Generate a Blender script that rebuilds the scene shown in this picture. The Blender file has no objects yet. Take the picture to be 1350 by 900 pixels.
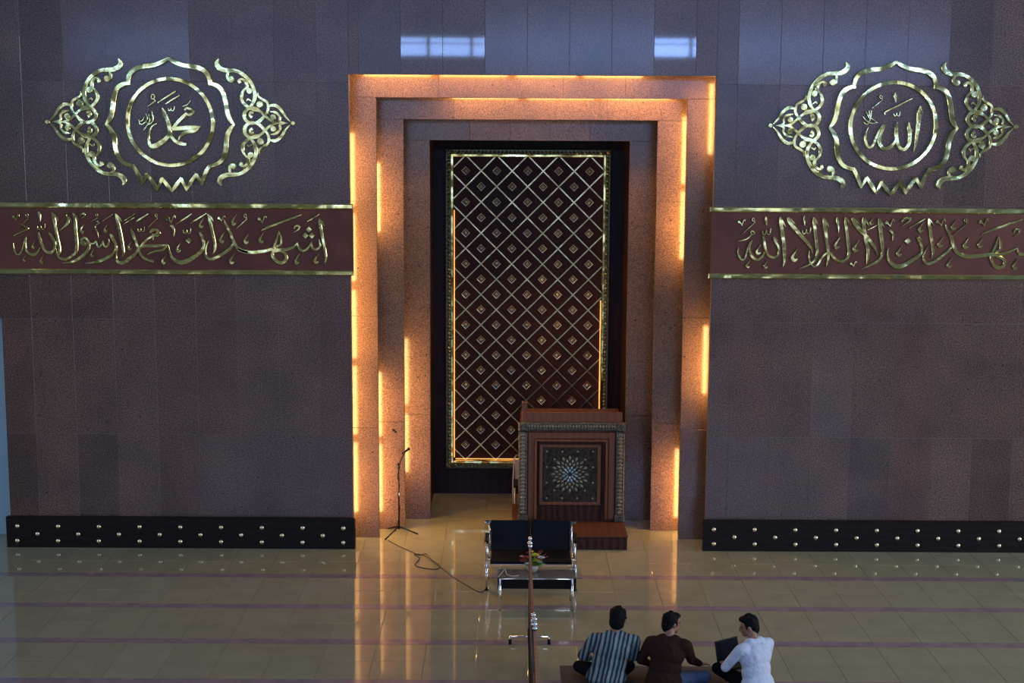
import bpy, bmesh, math, random
from mathutils import Vector, Matrix
random.seed(11)
R = math.radians
C = bpy.context.scene.collection
# ------------------------------------------------------------------ camera
FPX = 1850.0; PITCH = R(8.0); ROLL = 0.0055
CAM = Vector((0, -20.3, 5.965))
fw = Vector((0, math.cos(PITCH), -math.sin(PITCH)))
up0 = Vector((0, math.sin(PITCH), math.cos(PITCH))); rt0 = Vector((1, 0, 0))
rt = rt0 * math.cos(ROLL) + up0 * math.sin(ROLL); up = up0 * math.cos(ROLL) - rt0 * math.sin(ROLL)
cam_d = bpy.data.cameras.new('camera'); cam = bpy.data.objects.new('camera', cam_d); C.objects.link(cam)
cam_d.sensor_width = 36; cam_d.lens = 36 * FPX / 1350; cam_d.clip_end = 300; cam_d.clip_start = .1
cam.matrix_world = Matrix(((rt.x, up.x, -fw.x, CAM.x), (rt.y, up.y, -fw.y, CAM.y), (rt.z, up.z, -fw.z, CAM.z), (0, 0, 0, 1)))
bpy.context.scene.camera = cam
vs = bpy.context.scene.view_settings
bpy.context.scene.display_settings.display_device = 'sRGB'
vs.view_transform = 'Standard'; vs.look = 'None'; vs.gamma = 1; vs.exposure = 0; vs.use_curve_mapping = False
# ------------------------------------------------------------------ light
w = bpy.data.worlds.new('world'); bpy.context.scene.world = w; w.use_nodes = True
w.node_tree.nodes['Background'].inputs[0].default_value = (.36, .50, .95, 1)
w.node_tree.nodes['Background'].inputs[1].default_value = 1.0
def area(name, loc, rot, sx, sy, power, col):
    l = bpy.data.lights.new(name, 'AREA'); l.shape = 'RECTANGLE'; l.size = sx; l.size_y = sy; l.energy = power; l.color = col
    o = bpy.data.objects.new(name, l); C.objects.link(o); o.location = loc; o.rotation_euler = rot; return o
# clerestory and right-side daylight; the other area lights are unseen, added as fill
area('clerestory_daylight', (-10, -44.9, 10.3), (R(90), 0, 0), 20, .8, 1350, (.28, .47, 1.0))
area('clerestory_daylight', (10, -44.9, 10.3), (R(90), 0, 0), 20, .8, 1850, (.26, .44, 1.0))
for gx in (-15, -9, -3, 3, 9, 15):
    area('rear_fill', (gx, -44.7, 6.2), (R(90), 0, 0), 4.4, 4.6, 112 if gx < 0 else 132, (.56, .68, 1.0))  # unseen panels before the closed rear wall, added to brighten the brass reflections
area('overhead_fill', (2, -13, 13.6), (0, 0, 0), 12, 8, 220, (.60, .72, 1.0))  # overhead fill added above the hall, out of view
area('side_daylight', (19.9, -10, 5.2), (0, R(90), 0), 8.4, 10, 2200, (.78, .86, 1.0))
area('side_daylight', (-19.9, -10, 5.2), (0, R(-90), 0), 8.4, 10, 650, (.80, .86, 1.0))  # weaker unseen panel added as fill from the left
TUBE = 47.0
# ------------------------------------------------------------------ pixel helpers (1350x900)
def ray(px, py): return (fw * FPX + rt * (px - 675) - up * (py - 450)).normalized()
def W(px, py, y=0.0):
    d = ray(px, py); return CAM + d * ((y - CAM.y) / d.y)
def F(px, py, z=0.0):
    d = ray(px, py); return CAM + d * ((z - CAM.z) / d.z)
# ------------------------------------------------------------------ materials
MATS = {}
def _n(nt, t, **kw):
    n = nt.nodes.new(t)
    for k, v in kw.items(): setattr(n, k, v)
    return n
def mat(name, col, rough=.5, metal=0, spec=.5, noise=None, bump=None, emit=None, coat=0, alpha=1, trans=0, wave=None):
    """noise=(scale, colour2, detail, lo, hi)  bump=(scale, strength, distance)"""
    if name in MATS: return MATS[name]
    m = bpy.data.materials.new(name); m.use_nodes = True; nt = m.node_tree; b = nt.nodes['Principled BSDF']
    b.inputs['Base Color'].default_value = (*col, 1); b.inputs['Roughness'].default_value = rough
    b.inputs['Metallic'].default_value = metal; b.inputs['Specular IOR Level'].default_value = spec
    b.inputs['Coat Weight'].default_value = coat; b.inputs['Coat Roughness'].default_value = .06
    b.inputs['Alpha'].default_value = alpha; b.inputs['Transmission Weight'].default_value = trans
    tc = _n(nt, 'ShaderNodeTexCoord')
    geo = _n(nt, 'ShaderNodeNewGeometry')
    if noise:
        sc, c2, det, lo, hi = noise
        t = _n(nt, 'ShaderNodeTexNoise'); t.inputs['Scale'].default_value = sc; t.inputs['Detail'].default_value = det
        nt.links.new(geo.outputs['Position'], t.inputs['Vector'])
        r = _n(nt, 'ShaderNodeValToRGB'); r.color_ramp.elements[0].position = lo; r.color_ramp.elements[1].position = hi
        r.color_ramp.elements[0].color = (*col, 1); r.color_ramp.elements[1].color = (*c2, 1)
        nt.links.new(t.outputs['Fac'], r.inputs[0]); nt.links.new(r.outputs[0], b.inputs['Base Color'])
    if wave:
        sc, c2, dist, axis = wave
        t = _n(nt, 'ShaderNodeTexWave'); t.bands_direction = axis; t.inputs['Scale'].default_value = sc; t.inputs['Distortion'].default_value = dist
        t.inputs['Detail'].default_value = 3
        nt.links.new(geo.outputs['Position'], t.inputs['Vector'])
        r = _n(nt, 'ShaderNodeValToRGB'); r.color_ramp.elements[0].color = (*col, 1); r.color_ramp.elements[1].color = (*c2, 1)
        nt.links.new(t.outputs['Fac'], r.inputs[0]); nt.links.new(r.outputs[0], b.inputs['Base Color'])
    if bump:
        t = _n(nt, 'ShaderNodeTexNoise'); t.inputs['Scale'].default_value = bump[0]; t.inputs['Detail'].default_value = 2
        nt.links.new(geo.outputs['Position'], t.inputs['Vector'])
        bn = _n(nt, 'ShaderNodeBump'); bn.inputs['Strength'].default_value = bump[1]; bn.inputs['Distance'].default_value = bump[2]
        nt.links.new(t.outputs['Fac'], bn.inputs['Height']); nt.links.new(bn.outputs[0], b.inputs['Normal'])
    if emit:
        b.inputs['Emission Color'].default_value = (*emit[0], 1); b.inputs['Emission Strength'].default_value = emit[1]
    MATS[name] = m; return m
def granite(name, k=1.0, red=1.0, rough=.3, gb=(1, 1), coat=0, cr=.03, gs=50):
    m = bpy.data.materials.new(name); m.use_nodes = True; nt = m.node_tree; b = nt.nodes['Principled BSDF']
    geo = _n(nt, 'ShaderNodeNewGeometry')
    t = _n(nt, 'ShaderNodeTexNoise'); t.inputs['Scale'].default_value = gs; t.inputs['Detail'].default_value = 3; t.inputs['Roughness'].default_value = .7
    t2 = _n(nt, 'ShaderNodeTexNoise'); t2.inputs['Scale'].default_value = 1.3; t2.inputs['Detail'].default_value = 3
    v = _n(nt, 'ShaderNodeTexVoronoi'); v.inputs['Scale'].default_value = 5.0
    for q in (t, t2, v): nt.links.new(geo.outputs['Position'], q.inputs['Vector'])
    r = _n(nt, 'ShaderNodeValToRGB'); e = r.color_ramp.elements
    e[0].position = .40 if gs < 60 else .34; e[0].color = (.066 * k, .047 * k * gb[0], .041 * k * gb[1], 1); e[1].position = .62 if gs < 60 else .66; e[1].color = (.300 * k * red, .188 * k * gb[0], .152 * k * gb[1], 1)
    nt.links.new(t.outputs['Fac'], r.inputs[0])
    r2 = _n(nt, 'ShaderNodeValToRGB'); r2.color_ramp.elements[0].position = .3; r2.color_ramp.elements[1].position = .7
    r2.color_ramp.elements[0].color = (.74, .72, .74, 1); r2.color_ramp.elements[1].color = (1.12, 1.08, 1.05, 1)
    nt.links.new(t2.outputs['Fac'], r2.inputs[0])
    mx = _n(nt, 'ShaderNodeMix', data_type='RGBA', blend_type='MULTIPLY'); mx.inputs[0].default_value = 1
    nt.links.new(r.outputs[0], mx.inputs[6]); nt.links.new(r2.outputs[0], mx.inputs[7])
    r3 = _n(nt, 'ShaderNodeValToRGB'); r3.color_ramp.elements[0].position = .05; r3.color_ramp.elements[1].position = .075
    r3.color_ramp.elements[0].color = (.25, .2, .2, 1); r3.color_ramp.elements[1].color = (1, 1, 1, 1)
    nt.links.new(v.outputs['Distance'], r3.inputs[0])
    m2 = _n(nt, 'ShaderNodeMix', data_type='RGBA', blend_type='MULTIPLY'); m2.inputs[0].default_value = 1
    nt.links.new(mx.outputs[2], m2.inputs[6]); nt.links.new(r3.outputs[0], m2.inputs[7])
    nt.links.new(m2.outputs[2], b.inputs['Base Color'])
    b.inputs['Roughness'].default_value = rough; b.inputs['Coat Weight'].default_value = coat; b.inputs['Coat Roughness'].default_value = cr
    MATS[name] = m; return m
GR = [granite('granite_a', .67, 1.02, .27, (.95, .88)), granite('granite_b', .57, 1.0, .25, (.95, .88)), granite('granite_c', .76, .98, .27, (.95, .88)), granite('granite_d', .65, 1.12, .28, (.95, .86)), granite('granite_e', .69, 1.0, .24, (.95, .9))]
GP = granite('granite_polished', .7, 1, .27, (.95, .88), .8, .03)
GS = granite('granite_semi', .7, 1, .27, (.95, .88), .35, .13)
GF = granite('granite_frame', .98, 1.04, .19, (.98, .68), gs=70)
grout = mat('grout', (.17, .15, .145), .7)
brass = mat('brass', (.90, .74, .27), .13, 1, bump=(1.7, .75, .08), noise=(5, (.76, .72, .28), 3, .35, .65))
brass2 = mat('brass_ornament', (.88, .73, .27), .17, 1, bump=(3.2, .6, .045), noise=(7, (.74, .70, .28), 3, .35, .65))
lattice_brass = mat('lattice_brass', (.60, .47, .22), .26, 1, bump=(2.6, .5, .05))
old_brass = mat('carved_brass', (.20, .19, .10), .5, 1, noise=(30, (.12, .11, .06), 3, .4, .6))
panel_red = mat('frieze_board', (.155, .052, .034), .5, spec=.25, noise=(2.2, (.105, .038, .028), 4, .35, .7))
dark_wood = mat('dark_wood', (.011, .008, .007), .45, spec=.15, wave=(3, (.016, .011, .010), 6, 'Z'))
niche_wood = mat('niche_wood', (.030, .011, .008), .4, spec=.2, wave=(2, (.045, .018, .013), 5, 'X'))
panel_dark = mat('lattice_board', (.042, .015, .010), .45, spec=.08, wave=(9, (.065, .024, .015), 2, 'DIAGONAL'))
pod_wood = mat('pulpit_wood', (.125, .048, .026), .5, spec=.3, wave=(3, (.155, .063, .034), 5, 'X'))
pod_dark = mat('pulpit_dark_wood', (.035, .015, .010), .5, spec=.1, wave=(3, (.065, .028, .02), 5, 'X'))
carve = mat('carved_border', (.10, .098, .072), .5, .1, noise=(38, (.028, .024, .018), 2, .42, .56))
chrome = mat('chrome', (.75, .77, .8), .12, 1)
black_vinyl = mat('black_vinyl', (.003, .004, .006), .5, spec=.10, noise=(4, (.005, .007, .010), 2, .4, .6))
black_paint = mat('black_paint', (.006, .006, .007), .5, spec=.12)
glass = mat('table_glass', (.80, .86, .84), .04, trans=.92)
tile_mats = [mat('tile_%d' % i, c, .055, spec=.55, noise=(3.0, c2, 4, .3, .7)) for i, (c, c2) in enumerate([
    ((.30, .29, .175), (.35, .335, .21)), ((.29, .28, .17), (.335, .325, .20)), ((.31, .30, .185), (.36, .345, .22)), ((.30, .285, .175), (.345, .335, .21))])]
strip_mat = mat('purple_strip', (.245, .185, .195), .10, noise=(5, (.31, .235, .245), 3, .35, .65))
floor_grout = mat('floor_grout', (.19, .182, .12), .35)
plaster = mat('rear_plaster', (.42, .43, .40), .8, noise=(.4, (.34, .35, .34), 3, .3, .7))
ceil_mat = mat('ceiling_plaster', (.30, .31, .32), .85, noise=(.5, (.24, .25, .27), 3, .3, .7))
side_blue = mat('side_wall_blue', (.30, .45, .52), .5, noise=(.9, (.30, .45, .52), 3, .3, .7))
tube_mat = mat('tube_warm', (1, .8, .55), .5, emit=((1.0, .53, .18), TUBE))
sheet_mat = mat('floor_sheet', (.095, .078, .055), .9, noise=(14, (.065, .046, .035), 3, .3, .7))
# ------------------------------------------------------------------ mesh builder
class MB:
    def __init__(s): s.v = []; s.f = []; s.mi = []; s.sm = []
    def add(s, vs_, fs, mi=0, smooth=False):
        k = len(s.v); s.v += [tuple(q) for q in vs_]
        for f in fs: s.f.append(tuple(k + i for i in f)); s.mi.append(mi); s.sm.append(smooth)
    def box(s, a, b, mi=0):
        x0, x1 = sorted((a[0], b[0])); y0, y1 = sorted((a[1], b[1])); z0, z1 = sorted((a[2], b[2]))
        s.add([(x0, y0, z0), (x1, y0, z0), (x1, y1, z0), (x0, y1, z0), (x0, y0, z1), (x1, y0, z1), (x1, y1, z1), (x0, y1, z1)],
              [(0, 3, 2, 1), (4, 5, 6, 7), (0, 1, 5, 4), (1, 2, 6, 5), (2, 3, 7, 6), (3, 0, 4, 7)], mi)
        return s
    def bevbox(s, a, b, c=.01, mi=0):
        """box with its front (-y) edges chamfered"""
        x0, x1 = sorted((a[0], b[0])); y0, y1 = sorted((a[1], b[1])); z0, z1 = sorted((a[2], b[2]))
        o = [(x0, y1, z0), (x1, y1, z0), (x1, y1, z1), (x0, y1, z1), (x0, y0 + c, z0), (x1, y0 + c, z0), (x1, y0 + c, z1), (x0, y0 + c, z1),
             (x0 + c, y0, z0 + c), (x1 - c, y0, z0 + c), (x1 - c, y0, z1 - c), (x0 + c, y0, z1 - c)]
        f = [(3, 2, 1, 0), (8, 9, 10, 11)]
        for i in range(4):
            j = (i + 1) % 4; f += [(i, j, 4 + j, 4 + i), (4 + i, 4 + j, 8 + j, 8 + i)]
        s.add(o, f, mi); return s
    def tube(s, pts, r, n=8, mi=0, closed=False, cap=True):
        pts = [Vector(p) for p in pts]; rs = r if isinstance(r, (list, tuple)) else [r] * len(pts)
        k = len(pts); rings = []; prev = None
        for i, p in enumerate(pts):
            if closed: t = pts[(i + 1) % k] - pts[i - 1]
            else: t = pts[min(i + 1, k - 1)] - pts[max(i - 1, 0)]
            t.normalize()
            if prev is None:
                a = Vector((0, 0, 1)) if abs(t.z) < .9 else Vector((1, 0, 0)); u = t.cross(a).normalized()
            else:
                u = (prev - t * prev.dot(t)).normalized()
            prev = u; v = t.cross(u)
            rings.append([p + (u * math.cos(2 * math.pi * j / n) + v * math.sin(2 * math.pi * j / n)) * rs[i] for j in range(n)])
        vv = [q for g in rings for q in g]; ff = []
        for i in range(k if closed else k - 1):
            i2 = (i + 1) % k
            for j in range(n): ff.append((i * n + j, i * n + (j + 1) % n, i2 * n + (j + 1) % n, i2 * n + j))
        if cap and not closed: ff += [tuple(range(n))[::-1], tuple((k - 1) * n + j for j in range(n))]
        s.add(vv, ff, mi, True); return s
    def ball(s, c, r, n=8, m=6, mi=0, rot=None):
        r = Vector((r, r, r)) if isinstance(r, (int, float)) else Vector(r); c = Vector(c)
        vv = [Vector((0, 0, r.z))]
        for i in range(1, m):
            for j in range(n):
                a = math.pi * i / m; b = 2 * math.pi * j / n
                vv.append(Vector((r.x * math.sin(a) * math.cos(b), r.y * math.sin(a) * math.sin(b), r.z * math.cos(a))))
        vv.append(Vector((0, 0, -r.z)))
        if rot is not None: vv = [rot @ q for q in vv]
        ff = [(0, 1 + j, 1 + (j + 1) % n) for j in range(n)]
        for i in range(m - 2):
            for j in range(n): ff.append((1 + i * n + j, 1 + (i + 1) * n + j, 1 + (i + 1) * n + (j + 1) % n, 1 + i * n + (j + 1) % n))
        l = len(vv) - 1; ff += [(l, 1 + (m - 2) * n + (j + 1) % n, 1 + (m - 2) * n + j) for j in range(n)]
        s.add([c + q for q in vv], ff, mi, True); return s
    def lathe(s, prof, c=(0, 0, 0), n=16, mi=0):
        vv = []; ff = []
        for (r, z) in prof:
            for j in range(n):
                a = 2 * math.pi * j / n; vv.append((c[0] + r * math.cos(a), c[1] + r * math.sin(a), c[2] + z))
        for i in range(len(prof) - 1):
            for j in range(n): ff.append((i * n + j, i * n + (j + 1) % n, (i + 1) * n + (j + 1) % n, (i + 1) * n + j))
        ff += [tuple(range(n))[::-1], tuple((len(prof) - 1) * n + j for j in range(n))]
        s.add(vv, ff, mi, True); return s
    def mesh(s, name, m):
        me = bpy.data.meshes.new(name); me.from_pydata(s.v, [], s.f)
        for q in (m if isinstance(m, (list, tuple)) else [m]): me.materials.append(q)
        me.polygons.foreach_set('material_index', s.mi); me.polygons.foreach_set('use_smooth', s.sm); me.update(); return me
    def build(s, name, m, parent=None, loc=(0, 0, 0)):
        return link(name, s.mesh(name, m), parent, loc)
def link(name, data, parent=None, loc=(0, 0, 0), rot=(0, 0, 0)):
    o = bpy.data.objects.new(name, data); C.objects.link(o); o.location = loc; o.rotation_euler = rot
    if parent: o.parent = parent
    return o
def tag(o, label=None, cat=None, group=None, kind=None):
    if label: o['label'] = label
    if cat: o['category'] = cat
    if group: o['group'] = group
    if kind: o['kind'] = kind
    return o
def empty(name, loc=(0, 0, 0), rz=0): return link(name, None, None, loc, (0, 0, rz))
def struct(o): o['kind'] = 'structure'; return o
# ------------------------------------------------------------------ key dimensions from the photograph
XL = (W(457, 98).x + W(468, 700).x) / 2; XR = (W(943, 100).x + W(932, 688).x) / 2; ZT = W(700, 99).z     # opening in the wall
Y1, Y2, Y3, YB = .54, 1.01, 1.62, 3.30
def mid(a, b): return (a.x + b.x) / 2
X1l, X1r, Z1 = W(497, 128, Y1).x * .5 + W(498, 600, Y1).x * .5, (W(905, 131, Y1).x + W(897, 640, Y1).x) / 2, W(700, 129.5, Y1).z
X2l, X2r, Z2 = (W(532, 158, Y2).x + W(533, 600, Y2).x) / 2, (W(867, 158, Y2).x + W(859, 600, Y2).x) / 2, W(700, 158, Y2).z
X3l, X3r, Z3 = (W(567, 185, Y3).x + W(567, 600, Y3).x) / 2, (W(830, 186, Y3).x + W(824, 600, Y3).x) / 2, W(700, 185.5, Y3).z
WL = W(12, 640).x; WR = 20.0; WTOP = 12.6; ZB = .46
pass
# ------------------------------------------------------------------ floor
fb = MB(); fb.box((-20, -46, -.15), (20, 4, -.006)); floor = struct(fb.build('floor', floor_grout))
STR = [CAM.y + d for d in (18.90, 17.60, 16.30, 15.01, 13.72)]        # strip centre lines
sx0 = F(1065.5, 729).x; TW = .6; SH = .086
rows = []
ys = sorted(STR); top = ys[-1]
for k in range(2): rows.append((top + SH + k * .577, top + SH + (k + 1) * .577))
rows.append((top + SH + 2 * .577, top + SH + 2 * .577 + .6)); y0 = rows[-1][1]
while y0 < YB: rows.append((y0, min(y0 + .6, YB + .02))); y0 += .6
for a, b in zip(ys[:-1], ys[1:]):
    m_ = (a + b) / 2; rows += [(a + SH, m_), (m_, b - SH)]
rows += [(ys[0] - SH - .58, ys[0] - SH)]
tmesh = {}
def tile_mesh(wd, dp, mi):
    k = (round(wd, 3), round(dp, 3), mi)
    if k not in tmesh:
        b = MB(); c = .004; h = .0
        b.add([(0, 0, -.012), (wd, 0, -.012), (wd, dp, -.012), (0, dp, -.012), (0, 0, -.002), (wd, 0, -.002), (wd, dp, -.002), (0, dp, -.002),
               (c, c, h), (wd - c, c, h), (wd - c, dp - c, h), (c, dp - c, h)],
              [(0, 1, 5, 4), (1, 2, 6, 5), (2, 3, 7, 6), (3, 0, 4, 7), (4, 5, 9, 8), (5, 6, 10, 9), (6, 7, 11, 10), (7, 4, 8, 11), (8, 9, 10, 11)])
        tmesh[k] = b.mesh('tile', tile_mats[mi])
    return tmesh[k]
random.seed(3)
for (a, b) in rows:
    halfw = (b - CAM.y) * .372 + .7
    i0 = math.floor((-halfw - sx0) / TW); i1 = math.ceil((halfw - sx0) / TW)
    for i in range(i0, i1):
        x = sx0 + i * TW
        if a > .45 and (x + TW < X1l - .1 or x > X1r + .1): continue
        if a > 1.6 and (x + TW < X3l - .5 or x > X3r + .5): continue
        link('tile', tile_mesh(TW - .004, b - a - .004, random.choice((0, 0, 1, 2, 3))), floor, (x, a, 0))
for y in ys:
    MB().box((-19.9, y - SH + .002, -.012), (19.9, y + SH - .002, .0005)).build('strip', strip_mat, floor)
# the floor goes on outside the picture: joined tiles and strips on the same grid
ot = MB(); osb = MB(); orow = [(a, b, True) for a, b in rows if b < .45]; yy_ = ys[0] - SH - .58
while yy_ > -44: 
    orow.append((yy_ - .577, yy_, False)); yy_ -= .577
    osb.box((-19.9, yy_ - 2 * SH + .002, -.012), (19.9, yy_ - .002, .0005)); yy_ -= 2 * SH
    orow.append((yy_ - .577, yy_, False)); yy_ -= .577
for a, b, inner in orow:
    halfw = (b - CAM.y) * .372 + .7; i0 = math.floor((-halfw - sx0) / TW); i1 = math.ceil((halfw - sx0) / TW)
    for i in range(-34, 32):
        if inner and i0 <= i < i1: continue
        x = sx0 + i * TW
        if abs(x) > 19.5: continue
        ot.add([(x, a, -.0005), (x + TW - .004, a, -.0005), (x + TW - .004, b - .004, -.0005), (x, b - .004, -.0005)], [(0, 1, 2, 3)])
ot.build('tile', tile_mats[0], floor)['kind'] = 'stuff'; osb.build('strip', strip_mat, floor)['kind'] = 'stuff'
# ------------------------------------------------------------------ back wall with granite slabs
wb = MB(); T = .03
ZO = W(3, 394).z          # lintel height of the opening at the left end of the wall
T2 = .0032; wb.box((WL, T2, 0), (XL, .10, ZT)); wb.box((XR, T2, 0), (WR, .10, ZT)); wb.box((WL, T2, ZT), (WR, .10, WTOP)); wb.box((-20.0, T2, ZO), (WL, .10, WTOP))
wall = struct(wb.build('wall_back', grout))
PIT = .6; SR = 1.705
cx0 = W(96, 424).x
def pick(px, py):
    for (a, b, c_, d_) in ((-10, 26, 30, 90), (540, 645, 0, 97), (870, 930, 0, 97)):
        if a <= px <= b and c_ <= py <= d_: return GP
    for (a, b, c_, d_) in ((84, 222, 0, 105), (990, 1240, 0, 105), (645, 870, 0, 97), (1060, 1130, 430, 575), (0, 200, 110, 260)):
        if a <= px <= b and c_ <= py <= d_: return GS
    return random.choice(GR)
def proj(p):
    d = p - CAM; z = d.dot(fw); return 675 + FPX * d.dot(rt) / z, 450 - FPX * d.dot(up) / z
random.seed(5)
def slab(x0, z0, x1, z1, m, parent, y=0.0, t=.03, tilt=.0018):
    g = .0022; x0 += g; x1 -= g; z0 += g; z1 -= g
    if x1 - x0 < .02 or z1 - z0 < .02: return
    jy = random.uniform(0, .0006); a = random.uniform(-tilt, tilt); b = random.uniform(-tilt, tilt) * .8
    mx, mz = (x0 + x1) / 2, (z0 + z1) / 2
    def yy(x, z): return y + jy + a * (x - mx) * .9 + b * (z - mz) * .5
    c = .002
    v = [(x0, y + t, z0), (x1, y + t, z0), (x1, y + t, z1), (x0, y + t, z1)]
    v += [(x, yy(x, z) + c, z) for x, z in ((x0, z0), (x1, z0), (x1, z1), (x0, z1))]
    v += [(x, yy(x, z), z) for x, z in ((x0 + c, z0 + c), (x1 - c, z0 + c), (x1 - c, z1 - c), (x0 + c, z1 - c))]
    f = [(8, 9, 10, 11)]
    for i in range(4):
        j = (i + 1) % 4; f += [(i, j, 4 + j, 4 + i), (4 + i, 4 + j, 8 + j, 8 + i)]
    bb = MB(); bb.add(v, f); return bb.build('slab', m, parent)
cols = []
i = math.floor((-9.0 - cx0) / PIT)
while cx0 + i * PIT < 9.6: cols.append(cx0 + i * PIT); i += 1
zr = [0.0, SR, 2 * SR, 3 * SR, 4 * SR, 5 * SR]
for x in cols:
    for r_ in range(5):
        z0, z1 = zr[r_], zr[r_ + 1]
        if r_ == 4: z1 = z0 + SR
        parts = []
        a, b = x, x + PIT
        lo = WL if z0 < ZO - .3 else -9.2
        if r_ == 2:                       # row crossing the lintel line at the left end
            pass
        a2 = max(a, lo)
        if a2 >= b: continue
        for (p, q) in ((a2, b),):
            if z1 <= ZT:
                if p < XL < q: parts += [(p, z0, XL, z1)]
                elif p < XR < q: parts += [(XR, z0, q, z1)]
                elif q <= XL or p >= XR: parts += [(p, z0, q, z1)]
            elif z0 < ZT:
                if q <= XL or p >= XR: parts += [(p, z0, q, z1)]
                elif p < XL: parts += [(p, z0, XL, z1), (XL, ZT, q, z1)]
                elif q > XR: parts += [(XR, z0, q, z1), (p, ZT, XR, z1)]
                else: parts += [(p, ZT, q, z1)]
            else: parts += [(p, z0, q, z1)]
        for (p0, q0, p1, q1) in parts:
            sx, sy = proj(Vector(((p0 + p1) / 2, 0, (q0 + q1) / 2)))
            if r_ >= 4: sy = 60
            slab(p0, q0, p1, q1, pick(sx, sy), wall)
ub = MB(); ub.box((-20.0, -.0, 5 * SR + .002), (WR, .03, WTOP)); ub.box((cols[-1] + PIT, 0, 0), (WR, .03, 5 * SR)); ub.box((-20, 0, ZO), (cols[0], .03, 5 * SR)); ub.build('cladding', GR[0], wall)
# side return left of the wall (pale blue plaster set back) and right side
sb = MB(); sb.box((-20, .62, 0), (WL - .02, .75, 5)); struct(sb.build('wall_recess', side_blue))
# ------------------------------------------------------------------ niche frames with cove tubes
def lit_ranges(side, fr):
    return LIT[(side, fr)]
def frame(name, y, xo0, xo1, zo, xi0, xi1, zi, prev_y, fr):
    """granite frame: face at depth y from the outer opening (xo..) to the inner opening (xi..), hidden cove slot behind the outer edge"""
    out = .20
    b = MB(); t = .08
    # return panels of the slot (backing)
    b.box((xo0 - out - .04, prev_y + .10, 0), (xo0 - out, y + t, zo + out)); b.box((xo1 + out, prev_y + .10, 0), (xo1 + out + .04, y + t, zo + out))
    b.box((xo0 - out - .04, prev_y + .10, zo + out), (xo1 + out + .04, y + t, zo + out + .04))
    b.box((xo0 - out, y + .03, 0), (xi0 - .001, y + t, zo + out)); b.box((xi1 + .001, y + .03, 0), (xo1 + out, y + t, zo + out)); b.box((xi0, y + .03, zi + .001), (xi1, y + t, zo + out))
    o = struct(b.build(name, GF))
    zs = [0.0, SR, 2 * SR, 3 * SR, zi]
    for z0, z1 in zip(zs[:-1], zs[1:]):
        slab(xo0 - out, z0, xi0, z1, GF, o, y, .03, .0006); slab(xi1, z0, xo1 + out, z1, GF, o, y, .03, .0006)
    n = 5; 
    xs = [xi0 + (xi1 - xi0) * k / n for k in range(n + 1)]; xs[0] = xo0 - out; xs[-1] = xo1 + out
    for a, c in zip(xs[:-1], xs[1:]): slab(a, zi, c, zo + out, GF, o, y, .03, .0006)
    return o
f1 = frame('trim_1', Y1, XL, XR, ZT, X1l, X1r, Z1, 0, 1)
f2 = frame('trim_2', Y2, X1l, X1r, Z1, X2l, X2r, Z2, Y1 - .02, 2)
f3 = frame('trim_3', Y3, X2l, X2r, Z2, X3l, X3r, Z3, Y2 - .02, 3)
def tube(parent, a, b):
    r = .030
    a = Vector(a); b = Vector(b); d = (b - a).normalized() * .035
    MB().tube([a + d, b - d], r, 8).build('tube', tube_mat, parent)
def ztubes(parent, x, yb, pxr, py_pairs, plane):
    for (p0, p1) in py_pairs:
        tube(parent, (x, yb, W(pxr, p0, plane).z), (x, yb, W(pxr, p1, plane).z))
OF = .05; OB = .24
ztubes(f1, XL - OF, OB, 466, [(172, 276), (280, 376), (382, 478), (484, 580), (586, 684)], Y1)
ztubes(f1, XR + OF, OB, 934, [(106, 206), (430, 526)], Y1)
ztubes(f2, X1l - OF, Y1 + .20, 502, [(212, 310), (492, 582), (588, 682)], Y2)
ztubes(f2, X1r + OF, Y1 + .20, 893, [(150, 246), (250, 346), (594, 690)], Y2)
ztubes(f3, X2l - OF, Y2 + .22, 536, [(448, 542), (548, 632)], Y3)
for (p0, p1) in ((474, 570), (576, 672), (678, 764), (768, 852)):
    tube(f1, (W(p0, 100, Y1).x, OB, ZT + .040), (W(p1, 100, Y1).x, OB, ZT + .040))
for (p0, p1) in ((592, 686), (692, 788), (792, 890)):
    tube(f2, (W(p0, 130, Y2).x, Y1 + .20, Z1 + .040), (W(p1, 130, Y2).x, Y1 + .20, Z1 + .040))
# niche room behind the frames
nb = MB()
nx0, nx1 = X3l - .04, X3r + .04
nb.box((nx0 - .1, Y3 + .08, 0), (nx0, YB + .1, Z3 + .1)); nb.box((nx1, Y3 + .08, 0), (nx1 + .1, YB + .1, Z3 + .1))
nb.box((nx0 - .1, Y3 + .08, Z3 + .04), (nx1 + .1, YB + .1, Z3 + .14)); nb.box((nx0 - .1, YB, 0), (nx1 + .1, YB + .1, Z3 + .1))
struct(nb.build('wall_niche', niche_wood))
# ------------------------------------------------------------------ baseboards with brass studs
stud_me = MB().ball((0, 0, 0), (.034, .022, .034), 12, 8).mesh('stud', mat('stud_brass', (.90, .76, .48), .3, 1))
def baseboard(name, x0, x1, pxs_top, pxs_mid, yt, ym, yb_):
    b = MB(); b.bevbox((x0, -.10, 0), (x1, -.001, ZB), .012); o = struct(b.build(name, dark_wood))
    for px in pxs_top:
        for py in (yt, yb_):
            p = W(px, py + (px - 675) * .0065, -.10); link('stud', stud_me, o, (p.x, -.104, p.z))
    for px in pxs_mid:
        p = W(px, ym + (px - 675) * .0065, -.10); link('stud', stud_me, o, (p.x, -.104, p.z))
    return o
xb = W(468, 705, -.1).x
baseboard('baseboard_left', W(8, 700, -.1).x, xb, [23 + 53.7 * k for k in range(9) if 23 + 53.7 * k < 462], [49.5 + 53.7 * k for k in range(8)], 697.5, 707.5, 716.5)
baseboard('baseboard_right', W(927, 705, -.1).x, WR, [941 + 53.7 * k for k in range(8)], [968 + 53.7 * k for k in range(8)], 696.0, 706, 715)
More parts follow.
